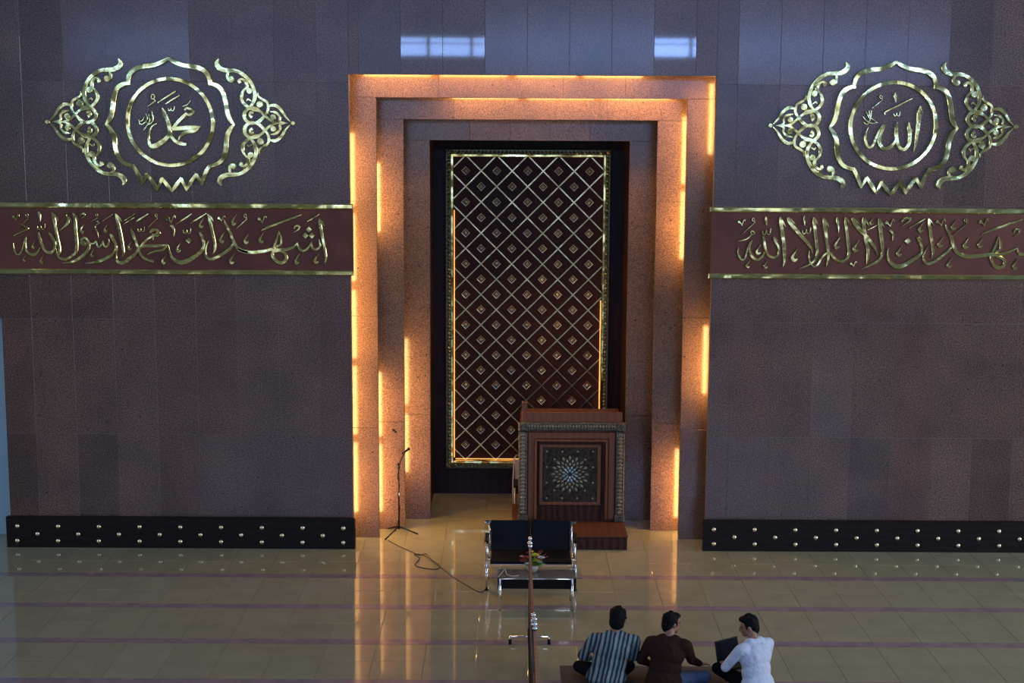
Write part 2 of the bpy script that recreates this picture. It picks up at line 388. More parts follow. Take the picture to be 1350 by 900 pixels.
# ------------------------------------------------------------------ calligraphy strokes
def catmull(pts, n=6):
    if len(pts) < 3:
        return pts if len(pts) < 2 else [tuple(pts[0][k] + (pts[1][k] - pts[0][k]) * i / 3 for k in range(3)) for i in range(4)]
    out = []
    P = [pts[0]] + list(pts) + [pts[-1]]
    for i in range(1, len(P) - 2):
        p0, p1, p2, p3 = P[i - 1:i + 3]
        for j in range(n):
            t = j / n
            out.append(tuple(.5 * (2 * p1[k] + (p2[k] - p0[k]) * t + (2 * p0[k] - 5 * p1[k] + 4 * p2[k] - p3[k]) * t * t + (3 * p1[k] - p0[k] - 3 * p2[k] + p3[k]) * t ** 3) for k in range(3)))
    out.append(tuple(pts[-1])); return out
_ji = [0]
def ribbon(mb, pts, y, d=.02, n=5, closed=False, smooth=True):
    """pts: (x, z, width) in metres; a chamfered flat band standing d proud of plane y"""
    if closed: pts = list(pts) + [pts[0]]
    q = catmull(pts, n) if smooth else pts
    _ji[0] += 1; d = d + (_ji[0] % 7) * .0006
    vv = []; ff = []; K = len(q)
    for i, (x, z, w_) in enumerate(q):
        if closed and i in (0, K - 1): a, b = q[K - 2], q[1]
        else: a, b = q[max(i - 1, 0)], q[min(i + 1, K - 1)]
        tx, tz = b[0] - a[0], b[1] - a[1]; l = math.hypot(tx, tz) or 1; nx, nz = -tz / l, tx / l
        h = max(w_, .004) / 2; c = min(h * .35, .007)
        vv += [(x + nx * h, y, z + nz * h), (x + nx * h, y - d + c, z + nz * h), (x + nx * (h - c), y - d, z + nz * (h - c)),
               (x - nx * (h - c), y - d, z - nz * (h - c)), (x - nx * h, y - d + c, z - nz * h), (x - nx * h, y, z - nz * h)]
    for i in range(K - 1):
        for j in range(5): ff.append((i * 6 + j, i * 6 + j + 1, i * 6 + 7 + j, i * 6 + 6 + j))
    ff += [(5, 4, 3, 2, 1, 0), tuple((K - 1) * 6 + j for j in range(6))]
    mb.add(vv, ff)
def disc(mb, x, z, r, y, d=.022, n=12, r4=False):
    n = 4 if r4 else n; _ji[0] += 1; d += (_ji[0] % 5) * .0007
    vv = []; c = min(r * .25, .008)
    for (rr, yy) in ((r, y), (r, y - d + c), (r - c, y - d)):
        vv += [(x + rr * math.cos(2 * math.pi * j / n), yy, z + rr * math.sin(2 * math.pi * j / n)) for j in range(n)]
    ff = []
    for k in range(2):
        for j in range(n): ff.append((k * n + j, k * n + (j + 1) % n, (k + 1) * n + (j + 1) % n, (k + 1) * n + j))
    ff.append(tuple(2 * n + j for j in range(n))); mb.add(vv, ff)
class Crop:
    """letters are given in the pixel grid of an enlarged view with origin (ox, oy) and scale s"""
    def __init__(s, ox, oy, sc, y, parent, m, d=.02): s.o = (ox, oy); s.s = sc; s.y = y; s.p = parent; s.m = m; s.d = d
    def pt(s, x, y, w_=0):
        p = W(s.o[0] + x / s.s, s.o[1] + y / s.s, s.y - .02); return (p.x, p.z, w_ / s.s / 91.0)
    def S(s, txt, mb=None, closed=False, smooth=True):
        pts = [s.pt(*[float(q) for q in t.split(',')]) for t in txt.split()]
        own = mb is None; mb = mb or MB(); ribbon(mb, pts, s.y, s.d, closed=closed, smooth=smooth)
        if own: mb.build('letter', s.m, s.p)
    def many(s, *txt):
        mb = MB()
        for t in txt: s.S(t, mb)
        mb.build('letter', s.m, s.p)
    def alif(s, body, hook=None):
        mb = MB(); s.S(body, mb)
        if hook: s.S(hook, mb)
        mb.build('letter', s.m, s.p)
    def dot(s, x, y, r, mb=None, r4=False):
        own = mb is None; mb = mb or MB(); p = s.pt(x, y, r); disc(mb, p[0], p[1], p[2], s.y, s.d, r4=r4)
        if own: mb.build('letter_dot', s.m, s.p)
    def diamond(s, x, y, r): s.dot(x, y, r, None, True)
    def comma(s, x, y, h):
        mb = MB()
        s.S('%f,%f,3 %f,%f,%f %f,%f,%f %f,%f,%f %f,%f,%f' % (x + .28 * h, y - .5 * h, x + .02 * h, y - .1 * h, .13 * h, x - .14 * h, y + .2 * h, .24 * h, x + .0 * h, y + .42 * h, .3 * h, x + .24 * h, y + .3 * h, .1 * h), mb)
        mb.build('tick_mark', s.m, s.p)
    def vee(s, x, y, q):
        mb = MB(); s.dot(x - .7 * q, y - .05 * q, .34 * q, mb)
        s.S('%f,%f,%f %f,%f,%f %f,%f,%f' % (x - .55 * q, y, .3 * q, x - .2 * q, y + .4 * q, .25 * q, x, y + .8 * q, .1 * q), mb)
        s.S('%f,%f,%f %f,%f,%f %f,%f,%f %f,%f,%f' % (x, y + .7 * q, .16 * q, x + .25 * q, y - .1 * q, .2 * q, x + .6 * q, y - .6 * q, .34 * q, x + .8 * q, y - .2 * q, .14 * q), mb)
        mb.build('vowel_mark', s.m, s.p)
    def damma(s, x, y, q, tx, ty):
        mb = MB()
        s.S(' '.join('%f,%f,%f' % (x + .3 * q * math.cos(a * math.pi / 4), y + .42 * q * math.sin(a * math.pi / 4), .2 * q) for a in range(8)), mb, closed=True)
        s.S('%f,%f,%f %f,%f,%f %f,%f,%f %f,%f,%f %f,%f,3' % (x + .05 * q, y + .3 * q, .2 * q, x + .42 * q, y + .7 * q, .26 * q, x + .3 * q, y + .85 * q, .2 * q, (x + tx) / 2 + .15 * q, (y + ty) / 2 + .45 * q, .18 * q, tx, ty), mb)
        mb.build('vowel_mark', s.m, s.p)
    def shadda(s, x, y, q):
        mb = MB()
        s.S('%f,%f,%f %f,%f,%f %f,%f,%f %f,%f,%f' % (x - q, y - .2 * q, .18 * q, x - .9 * q, y + .5 * q, .3 * q, x - .4 * q, y + .5 * q, .3 * q, x - .1 * q, y - .4 * q, .18 * q), mb)
        s.S('%f,%f,%f %f,%f,%f %f,%f,%f %f,%f,%f' % (x - .1 * q, y - .3 * q, .18 * q, x + .1 * q, y + .5 * q, .3 * q, x + .7 * q, y + .4 * q, .3 * q, x + .9 * q, y - .8 * q, .18 * q), mb)
        mb.build('vowel_mark', s.m, s.p)
    def hook(s, x, y, q):       # small head-like comma (sukun)
        s.many('%f,%f,%f %f,%f,%f %f,%f,%f %f,%f,%f %f,%f,4' % (x - .9 * q, y + .1 * q, .25 * q, x - .5 * q, y - .5 * q, .4 * q, x + .3 * q, y - .5 * q, .5 * q, x + .2 * q, y + .2 * q, .3 * q, x - .9 * q, y + .9 * q))
def frieze(label, x0, x1, pyt, pyb, px):
    zt = W(px, pyt, -.03).z; zb = W(px, pyb, -.03).z
    o = tag(empty('calligraphy_frieze', ((x0 + x1) / 2, 0, zb)), label, 'wall inscription'); inv = Vector(o.location)
    class Sh:   # children are built in world space, so shift them
        pass
    h = .075
    b = MB(); b.box((x0 + .03, -.035, zb + h * .5), (x1 - .001, -.001, zt - h * .5)); c1 = b.build('board', panel_red, o)
    b = MB(); b.bevbox((x0, -.075, zt - h), (x1, -.001, zt), .014); r1 = b.build('rail', brass, o)
    b = MB(); b.bevbox((x0, -.075, zb), (x1, -.001, zb + h), .014); r2 = b.build('rail', brass, o)
    return o
def settle(o):
    """children were modelled in world space: keep them there"""
    off = Vector(o.location)
    bpy.context.view_layer.update()
    for c in o.children: c.matrix_parent_inverse = Matrix.Translation(-off)
FL = frieze('dark red board with gold Arabic lettering between brass rails, left of the niche', -8.4, W(465, 271, -.07).x, 267.8, 362.2, 300)
A = Crop(0, 265, 9, -.035, FL, brass2)
A.many('157,495,6 163,560,14 188,622,20 225,632,22 255,590,16 275,520,14 292,455,12 315,420,8')
A.many('312,425,10 300,500,20 306,570,28 345,622,34 395,635,40 445,605,30 472,550,18', '450,370,24 470,440,36 495,520,36 525,580,38 570,610,42 620,600,38 648,555,30 650,500,34 622,440,36 575,372,20', '600,385,18 628,428,5')
A.alif('615,135,20 635,190,44 655,300,38 675,420,40 700,540,40 706,600,34 700,642,8', '625,150,22 665,190,26 692,232,5')
A.many('865,145,20 885,220,38 900,400,42 910,540,40 895,610,36 840,655,34 770,688,36 710,678,34 680,640,26 668,590,14 664,560,6', '870,150,20 900,185,24 928,238,5')
A.many('955,470,30 985,438,34 1025,450,34 1050,500,36 1050,560,36 1020,610,38 940,680,38 850,722,30 750,737,5', '955,480,26 975,515,30 1030,520,30')
A.vee(188, 190, 50); A.damma(318, 165, 48, 215, 322); A.many('455,125,20 465,165,38 478,240,6'); A.shadda(490, 305, 48)
A.many('215,265,5 300,300,16 330,320,24 310,340,20 160,412,6'); A.comma(392, 522, 85); A.comma(490, 690, 105); A.comma(285, 680, 80)
A.many('800,140,10 785,165,16 800,195,14 820,170,12', '840,240,10 815,200,26 800,260,36 760,305,26 700,355,4'); A.hook(990, 175, 42); A.comma(970, 325, 110)
B = Crop(110, 265, 9, -.035, FL, brass2)
B.many('-10,470,20 40,500,26 90,505,24 130,500,18 150,470,12 165,530,26 190,545,26 222,500,14 228,470,12 245,530,28 275,535,28 300,490,22 295,440,8')
B.many('315,385,18 335,430,40 372,500,34 385,560,32 340,630,36 260,680,44 160,722,36 20,740,4', '330,395,18 375,435,5')
B.alif('380,150,20 400,220,44 425,330,42 450,450,42 468,560,36 475,610,28 460,665,5', '390,160,20 430,205,26 460,245,5')
B.many('560,325,12 580,380,36 620,480,36 645,560,36 625,610,40 560,670,44 470,730,44 415,725,44 390,680,24 390,620,16 410,565,8')
B.many('790,375,26 815,345,32 870,345,34 900,380,34 870,405,32 815,400,26', '900,375,28 820,415,30 740,465,32 690,525,34 670,565,24', '665,545,24 760,535,38 900,530,36 1005,515,8', '1000,520,20 940,580,30 830,600,24 755,635,6', '650,570,24 680,640,30 740,690,34 835,720,30', '830,425,14 825,465,4')
B.many('225,240,8 350,155,18'); B.many('475,275,10 610,190,14'); B.many('480,235,10 612,150,14'); B.many('620,245,22 690,200,22 770,150,10')
B.shadda(685, 335, 42); B.damma(862, 170, 44, 765, 315); B.damma(155, 165, 40, 50, 268); B.many('150,240,8 185,260,16 135,300,18 160,360,18 178,430,4', '160,245,16 180,240,14')
B.comma(260, 320, 110); B.comma(545, 525, 110); B.comma(100, 615, 100); B.comma(950, 690, 115); B.vee(1040, 215, 62); B.many('1030,300,12 1055,300,34 1075,350,20 1070,420,4')
G_ = Crop(220, 265, 9, -.035, FL, brass2)
G_.many('20,520,5 28,590,22 60,670,40 140,725,54 230,715,54 330,660,46 400,600,44 435,530,30 425,460,36 385,370,20', '395,370,18 440,432,5')
G_.alif('485,155,18 505,220,40 530,330,38 555,440,36 570,540,32 565,590,24 545,628,4', '495,165,18 530,200,22 552,245,5')
G_.many('500,465,6 465,540,16 455,620,24 480,675,34 540,685,40 640,640,40 740,570,40 785,510,34', '675,220,14 700,280,30 750,380,34 790,480,38 830,550,40 900,590,40 960,602,44')
G_.vee(55, 210, 60); G_.many('110,272,10 200,215,20 295,150,14'); G_.many('275,265,10 365,210,20 470,145,14'); G_.comma(405, 260, 115); G_.shadda(240, 355, 48); G_.diamond(258, 468, 42)
G_.comma(135, 545, 125); G_.vee(650, 205, 50); G_.comma(790, 220, 130); G_.damma(930, 175, 48, 815, 335); G_.comma(650, 430, 130); G_.comma(940, 445, 125); G_.comma(770, 680, 130)
G_.many('35,295,14 60,300,34 85,350,22 80,420,4')
D_ = Crop(320, 265, 9, -.035, FL, brass2)
D_.many('-60,570,40 40,605,44 160,605,46 270,590,42 360,570,40 440,580,36', '430,355,6 405,450,28 375,530,30 370,600,40', '430,360,8 450,430,24 450,510,26 400,540,26', '440,580,40 520,575,40 600,545,34 655,490,10')
D_.many('375,580,36 350,640,40 390,705,44 460,735,44 515,690,40 500,620,34 430,590,30 375,600,30')
D_.many('650,500,10 665,560,34 720,590,34 780,550,26 820,480,10', '815,490,12 820,550,30 870,575,32 915,530,28 905,455,8')
D_.alif('905,210,16 915,270,40 935,380,36 955,480,36 980,620,32 985,680,26 970,745,4', '910,220,16 945,255,22 972,305,5')
D_.vee(235, 215, 58); D_.many('220,350,16 300,310,26 500,235,28 705,158,14'); D_.comma(40, 440, 130); D_.comma(215, 435, 125)
D_.hook(650, 325, 52); D_.many('765,242,14 850,195,16 908,155,8'); D_.diamond(785, 338, 42); D_.diamond(742, 408, 42); D_.diamond(820, 408, 42); D_.comma(640, 685, 125); D_.comma(870, 680, 125)
FR = frieze('brown red board with gold Arabic lettering between brass rails, right of the niche', W(936, 274, -.07).x, 8.6, 273.6, 368.0, 1143)
E = Crop(960, 270, 9, -.035, FR, brass2)
E.many('122,505,5 122,580,18 150,640,26 190,645,26 215,590,20 235,510,18 260,450,18 285,420,8', '285,425,12 260,500,22 265,580,30 310,640,36 360,650,36 410,610,30 432,560,18')
E.many('420,375,20 430,440,36 445,520,34 480,600,34 540,625,34 590,600,30 605,540,26 590,480,32 560,430,34 540,380,16', '550,395,18 592,430,5')
E.alif('620,145,16 630,220,44 645,330,42 660,450,42 670,580,40 670,660,30 650,740,4', '625,155,18 655,210,22 685,262,5')
E.many('715,150,22 730,200,52 800,290,48 880,380,46 950,460,42 990,520,30 1005,580,5', '740,165,18 800,232,5')
E.vee(165, 205, 50); E.damma(300, 175, 44, 155, 355); E.many('265,320,10 290,310,16 315,340,16 285,350,14 270,325,12', '280,350,20 220,405,16 115,432,4'); E.many('450,140,16 450,180,32 458,245,5'); E.shadda(462, 320, 52); E.comma(355, 530, 120); E.comma(235, 700, 95); E.comma(445, 705, 95); E.comma(785, 590, 165)
E.many('905,130,6 905,180,24 910,245,4')
E2 = Crop(1050, 270, 9, -.035, FR, brass2)
E2.shadda(125, 310, 52)
E2.alif('205,148,14 215,220,42 230,350,36 243,480,34 248,570,32 220,650,30 140,715,26 20,760,4', '215,155,18 240,200,22 255,238,5')
E2.many('158,545,5 152,610,18 165,680,24 210,735,26 260,700,28 300,630,28 350,580,30 400,570,32 440,620,34 490,660,36 550,670,38 600,640,36 625,570,34 615,440,34 600,320,34 590,220,38 582,148,14', '590,155,18 620,200,22 645,245,5')
E2.alif('320,155,16 335,220,44 350,330,40 365,450,38 380,560,38 378,650,28 355,738,4', '330,160,18 360,215,22 385,265,5')
E2.many('485,148,12 490,200,36 500,260,16 502,330,4'); E2.comma(480, 450, 140); E2.comma(705, 490, 140)
E2.many('665,150,24 690,210,48 760,300,50 830,370,46 890,450,42 940,520,30 962,600,5', '690,165,18 765,245,6')
E2.alif('795,150,16 800,210,44 810,300,40 825,420,40 850,520,40 850,620,32 832,705,4', '805,160,18 835,205,22 862,250,5')
E2.vee(680, 700, 45); E2.many('845,300,10 900,272,14 960,240,10'); E2.comma(890, 195, 90)
E2.many('975,160,14 995,230,46 1005,350,42 1020,480,40 1020,580,34 980,655,36 900,705,34 775,760,4', '985,165,18 1015,215,24 1042,268,5')
E3 = Crop(1140, 270, 9, -.035, FR, brass2)
E3.vee(305, 215, 62); E3.many('290,310,12 315,310,34 338,360,20 332,430,4'); E3.many('440,200,22 480,165,32 545,160,28 520,205,24 440,252,5'); E3.many('530,275,12 620,225,16 720,165,10'); E3.comma(665, 265, 125)
E3.many('282,515,5 272,600,20 305,680,42 380,730,56 470,715,54 570,655,46 650,600,42 685,540,28 670,470,38 625,385,24', '640,375,16 680,420,5')
E3.diamond(513, 428, 44); E3.comma(410, 545, 130)
E3.alif('760,160,14 770,230,38 785,340,36 800,440,36 812,540,30 812,580,22 792,632,4', '768,168,16 795,205,20 820,245,5')
E3.many('765,475,5 720,550,16 700,620,24 720,685,34 780,695,40 880,640,38 980,560,34 1030,505,24'); E3.vee(910, 205, 60); E3.comma(900, 440, 130); E3.comma(1005, 685, 125)
E4 = Crop(1230, 270, 9, -.035, FR, brass2)
E4.many('150,235,16 180,320,30 225,410,36 245,490,40 290,565,44 370,605,48 480,615,50 600,600,48 700,590,46 800,590,40 900,560,34 1010,510,16')
E4.many('780,370,6 755,460,28 720,540,30 700,600,40', '780,375,8 800,450,24 800,530,28 740,560,26')
E4.many('700,600,36 695,650,36 740,730,42 805,748,42 850,700,38 830,640,34 760,610,28'); E4.many('1005,520,12 1030,580,36 1110,595,36')
E4.comma(245, 235, 120); E4.damma(390, 185, 46, 245, 352); E4.vee(610, 205, 62); E4.many('575,355,10 640,325,26 860,245,28 1070,172,20'); E4.hook(1010, 325, 56); E4.comma(88, 440, 130); E4.comma(390, 455, 130); E4.comma(560, 450, 120); E4.comma(975, 700, 125)
settle(FL); settle(FR)
# ------------------------------------------------------------------ the two medallions
def medallion(label, cx, cy, shear_sign):
    c = W(cx, cy, -.03); k1 = 1 / (4.74 * 91.3)
    o = tag(empty('calligraphy_medallion', (c.x, 0, c.z - .95)), label, 'wall ornament')
    def L(dx, dy, w_): return (c.x + dx * k1, c.z - dy * k1, w_ * k1)
    y = -.001
    half = [[(-1, -388, 22), (38, -366, 28), (89, -346, 30), (150, -338, 32), (200, -325, 32), (236, -295, 32), (251, -255, 28), (250, -226, 24)],
            [(244, -232, 24), (264, -236, 28), (310, -214, 32), (334, -176, 32), (347, -120, 32), (357, -60, 32), (372, -18, 32), (398, 16, 14)],
            [(396, 12, 18), (368, 45, 30), (348, 92, 32), (343, 150, 32), (329, 206, 30), (296, 248, 28), (238, 268, 24)],
            [(240, 260, 26), (208, 318, 28), (184, 380, 20)], [(188, 384, 14), (152, 318, 28)], [(156, 314, 20), (122, 362, 28), (90, 416, 18)], [(94, 420, 14), (58, 344, 28)], [(62, 340, 20), (30, 384, 28), (-2, 426, 18)]]
    mb = MB()
    for st in half:
        for sg in (1, -1): ribbon(mb, [L(sg * a, b, w_) for a, b, w_ in st], y, .045)
    mb.build('lobed_frame', brass, o)
    mb = MB(); ribbon(mb, [L(264 * math.cos(t * math.pi / 16), 264 * math.sin(t * math.pi / 16), 26) for t in range(32)], y, .035, closed=True, n=3); mb.build('ring', brass, o)
    # scroll ornaments at both sides; upper left quadrant mirrored
    k2 = 1 / (8.18 * 91.3); sh = .035
    sc = ['828,82,14 850,120,50 835,165,62 780,195,56 710,200,50 640,208,46 565,250,46 505,315,46 472,390,44 464,455,46 478,520,44 520,580,34 560,625,24',
          '728,205,26 746,250,34 735,292,42 700,305,46 682,278,22', '625,330,26 632,305,26 600,290,30 565,305,36 545,345,42 545,395,36 520,425,30',
          '560,385,26 598,435,36 608,495,40 580,550,40 530,590,38 470,612,36 420,625,34 375,665,34 325,712,34 270,742,28 200,752,18 130,748,8',
          '420,625,30 450,600,34 505,592,36 560,610,42 590,660,44 575,720,42 520,752,40 460,742,34 410,705,32 350,645,34 330,585,34 340,530,34 385,500,34 425,470,26 430,425,5',
          '505,690,40 530,672,30 520,640,34 490,648,30', '100,735,10 150,680,30 200,602,40 260,562,44 325,572,26',
          '150,750,14 212,728,28 212,680,28 250,640,34 310,628,10', '345,640,26 380,690,26 430,738,26 490,750,22', '505,520,10 540,500,26 555,520,10']
    dd = [(520, 412, 36), (418, 552, 40), (283, 688, 34), (707, 290, 34), (620, 318, 22)]
    for sx in (1, -1):
        mb = MB()
        for sy in (1, -1):
            def Q(x, yy, w_):
                dx = (x + (749 - yy) * sh - 1383); dz = (749 - yy)
                return (c.x + sx * dx * k2, c.z - .004 + sy * dz * k2, w_ * k2)
            for s_ in sc: ribbon(mb, [Q(*[float(q) for q in t.split(',')]) for t in s_.split()], y, .03)
            for (a, b, r_) in dd:
                p = Q(a, b, r_); disc(mb, p[0], p[1], p[2], y, .034)
        p = Q(75, 749, 26); disc(mb, p[0], p[1], p[2], y, .036)
        mb.build('scroll_ornament', brass2, o)
    return o
ML = medallion('gold lobed medallion with side scrolls above the left lettered board', 224.3, 161.0, 1)
MR = medallion('gold lobed medallion with side scrolls above the right lettered board', 1177.7, 165.8, -1)
K = Crop(170, 100, 8.18, -.001, ML, brass2, .03)
K.many('360,345,20 385,400,42 420,490,48 440,580,46 430,640,50 380,695,52 300,748,60 238,752,50 212,690,32 218,620,22 250,545,18 302,512,10')
K.many('440,590,34 458,650,40 505,705,42 560,730,46 620,738,34', '775,540,12 715,590,38 610,610,40 550,655,26 538,690,12', '775,548,20 650,558,52 470,572,44', '465,575,36 530,495,42 590,435,42 625,400,36')
K.many('600,370,26 625,350,32 675,365,34 690,395,34 650,420,32 605,405,28'); K.many('312,288,14 410,225,20 505,165,20'); K.many('400,300,14 470,255,18 548,210,18'); K.damma(260, 225, 60, 200, 330); K.shadda(460, 355, 34)
K.many('580,328,8 630,310,12 665,265,8'); K.many('245,375,8 258,430,16 255,490,14 215,520,16 180,480,10', '180,400,10 200,460,14 165,510,14 120,520,12 110,470,6', '215,410,8 225,480,10 200,530,12 150,600,5', '165,440,8 150,480,10 120,490,8')
K2 = Crop(1120, 110, 8.18, -.001, MR, brass2, .03)
K2.alif('762,240,14 752,300,46 745,400,46 732,520,42 718,620,34 692,735,6', '765,245,16 780,285,20 788,330,5')
K2.many('640,420,12 642,480,42 652,560,44 640,650,44 590,712,44 540,692,42 512,610,42 505,500,42 515,418,12', '505,570,34 488,630,36 430,692,46 370,702,46 325,650,40 325,570,34 372,465,26 350,450,10', '645,470,20 680,520,5')
K2.many('352,452,14 312,520,28 280,600,30 240,680,34 195,675,36 170,600,30 182,520,18 205,470,6')
K2.many('382,335,8 385,308,18 500,250,18 600,200,18 680,160,10'); K2.many('490,98,12 492,140,36 498,205,6'); K2.shadda(512, 330, 34); K2.damma(338, 145, 42, 235, 270)
K2.many('175,300,8 195,340,14 225,390,14', '235,290,8 228,350,14 215,400,12', '145,360,10 180,400,14 240,430,14 300,420,10', '300,425,8 255,390,14 200,360,12', '150,420,8 190,440,12 215,400,12', '210,290,6 215,350,10')
settle(ML); settle(MR)
# ------------------------------------------------------------------ lattice panel at the back of the niche
YP = 3.12
px0, px1 = W(587, 197, YP).x, W(806, 197, YP).x; pz1, pz0 = W(697, 196.5, YP).z, W(697, 617, YP).z
ix0, ix1 = W(596.5, 205, YP).x, W(797, 205, YP).x; iz1, iz0 = W(697, 205.5, YP).z, W(697, 608, YP).z
LP = tag(empty('lattice_panel', ((px0 + px1) / 2, YP, pz0)), 'tall dark panel with diagonal gold lattice and rosettes inside the niche', 'wall panel')
MB().box((px0 + .02, YP + .06, pz0 + .02), (px1 - .02, YB - .01, pz1 - .02)).build('board', panel_dark, LP)
def rect_frame(mb, x0, z0, x1, z1, w_, y0, y1, c=.01):
    mb.bevbox((x0, y0, z0), (x0 + w_, y1, z1), c); mb.bevbox((x1 - w_, y0, z0), (x1, y1, z1), c)
    mb.bevbox((x0 + w_, y0 + .001, z1 - w_), (x1 - w_, y1, z1), c); mb.bevbox((x0 + w_, y0 + .001, z0), (x1 - w_, y1, z0 + w_), c)
bw = ix0 - px0
mb = MB(); rect_frame(mb, px0, pz0, px1, pz1, bw, YP - .04, YB - .01, .012); bf = mb.build('carved_border', old_brass, LP)
# carved leaves along the border
mb = MB(); random.seed(8)
def leafrow(x0, z0, x1, z1, n, y, s, vert):
    for i in range(n):
        t = (i + .5) / n; x = x0 + (x1 - x0) * t; z = z0 + (z1 - z0) * t; sg = 1 if i % 2 else -1
        a, b = (s, s * .9) if vert else (s * .9, s)
        mb.add([(x - a, y, z), (x, y, z - b), (x + a, y, z), (x, y, z + b), (x + sg * a * .2, y - .018, z)], [(0, 1, 4), (1, 2, 4), (2, 3, 4), (3, 0, 4)])
hb = bw / 2
leafrow(px0 + hb, pz0, px0 + hb, pz1, 90, YP - .04, hb * .62, True); leafrow(px1 - hb, pz0, px1 - hb, pz1, 90, YP - .04, hb * .62, True)
leafrow(px0, pz1 - hb, px1, pz1 - hb, 42, YP - .04, hb * .62, False); leafrow(px0, pz0 + hb, px1, pz0 + hb, 42, YP - .04, hb * .62, False)
cl = mb.build('leaf_carving', mat('border_carving', (.32, .31, .17), .42, 1), LP); cl['kind'] = 'stuff'
mb = MB(); rect_frame(mb, ix0 - .03, iz0 - .03, ix1 + .03, iz1 + .03, .05, YP - .055, YP + .05, .01); mb.build('inner_trim', brass, LP)
a_ = (W(778, 225, YP).x - W(614, 225, YP).x) / 4; r0 = W(614, 225, YP + .05); rx0, rz0 = r0.x, r0.z
strip_y = YP + .052
def clipline(sgn, cst):
    # x + sgn*z = cst inside the inner rectangle
    pts = []
    for x in (ix0, ix1):
        z = (cst - x) / sgn
        if iz0 <= z <= iz1: pts.append((x, z))
    for z in (iz0, iz1):
        x = cst - sgn * z
        if ix0 <= x <= ix1: pts.append((x, z))
    pts = sorted(set((round(p[0], 5), round(p[1], 5)) for p in pts))
    return (pts[0], pts[-1]) if len(pts) > 1 and math.dist(pts[0], pts[-1]) > .08 else None
for sgn in (1, -1):
    base = rx0 + sgn * rz0
    for k in range(-30, 31):
        q = clipline(sgn, base + (k + .5) * a_)
        if q:
            (xa, za), (xb_, zb_) = q; mb = MB()
            wd = .0145; d = Vector((xb_ - xa, 0, zb_ - za)).normalized(); nn = Vector((-d.z, 0, d.x)) * wd
            pa, pb = Vector((xa, 0, za)), Vector((xb_, 0, zb_)); yy = strip_y - (0 if sgn > 0 else .002)
            vv = []
            for p in (pa, pb): vv += [(p.x + nn.x, YP + .06, p.z + nn.z), (p.x + nn.x * .7, yy - .012, p.z + nn.z * .7), (p.x - nn.x * .7, yy - .012, p.z - nn.z * .7), (p.x - nn.x, YP + .06, p.z - nn.z)]
            mb.add(vv, [(0, 1, 5, 4), (1, 2, 6, 5), (2, 3, 7, 6), (0, 3, 2, 1), (4, 5, 6, 7)])
            mb.build('lattice_strip', lattice_brass, LP)
mb = MB(); q = .078
rings_ = ((q, 0), (q * .93, -.026), (q * .70, -.022), (q * .64, -.006), (q * .50, -.006), (q * .44, -.020), (.001, -.032))
vv = []; ff = []
for (r_, dy) in rings_:
    for j in range(4): a = j * math.pi / 2; vv.append((r_ * math.cos(a), dy, r_ * math.sin(a)))
for i in range(len(rings_) - 1):
    for j in range(4): ff.append((i * 4 + j, i * 4 + (j + 1) % 4, (i + 1) * 4 + (j + 1) % 4, (i + 1) * 4 + j))
mb.add(vv, ff); mb.mi = [1 if 8 <= i < 16 else 0 for i in range(len(ff))]; ros = mb.mesh('rosette', [mat('rosette_brass', (.84, .74, .44), .40, 1, bump=(70, .5, .01)), panel_dark])
for j in range(0, 30):
    z = rz0 - j * a_ / 2
    for i in range(-1, 7):
        x = rx0 + i * a_ + (a_ / 2 if j % 2 else 0)
        if ix0 + .05 < x < ix1 - .05 and iz0 + .05 < z < iz1: link('rosette', ros, LP, (x, YP + .06, z))
settle_list = [LP]
off = Vector(LP.location)
for c in LP.children: c.matrix_parent_inverse = Matrix.Translation(-off)
# warm strip light tucked under the panel's bottom edge and side edges
amber = mat('amber_strip', (1, .6, .2), .5, emit=((1.0, .42, .10), 1.7))
for (a, b) in (((ix0 + .030, YP + .025, iz0 + .06), (ix0 + .030, YP + .025, iz1 - .9)), ((ix1 - .030, YP + .025, iz0 + .3), (ix1 - .030, YP + .025, iz1 - 2.4)), ((ix0 + .05, YP + .025, iz0 + .035), (ix1 - .05, YP + .025, iz0 + .035))):
    o = MB().tube([a, b], .007, 6).build('light_strip', amber, LP); o.matrix_parent_inverse = Matrix.Translation(-off)
# ------------------------------------------------------------------ the rest of the hall (behind and beside the camera)
hb_ = MB(); hb_.box((-20.2, -46, 13.8), (-4.2, 4, 14)); hb_.box((8.2, -46, 13.8), (20.2, 4, 14)); hb_.box((-4.2, -46, 13.8), (8.2, -17.2, 14)); hb_.box((-4.2, -8.8, 13.8), (8.2, 4, 14))
struct(hb_.build('ceiling', ceil_mat))
MB().box((-20.2, -46, 0), (-20, 4, 13.8)).build('wall_left', plaster)['kind'] = 'structure'
b = MB(); b.box((20, -46, 0), (20.2, 4, 13.8)); struct(b.build('wall_right', plaster))
b = MB(); b.box((-20.2, -45.2, 0), (20.2, -44.95, 13.8)); struct(b.build('wall_rear', plaster))
b = MB()
for i in range(21): b.box((-20 + i * 2 - .07, -44.66, 9.7), (-20 + i * 2 + .07, -44.5, 10.8))
b.box((-20, -44.66, 10.40), (20, -44.55, 10.46)); struct(b.build('window_1', black_paint))
b = MB(); b.box((WL, .1, 0), (XL - .3, 3.5, 3)); 
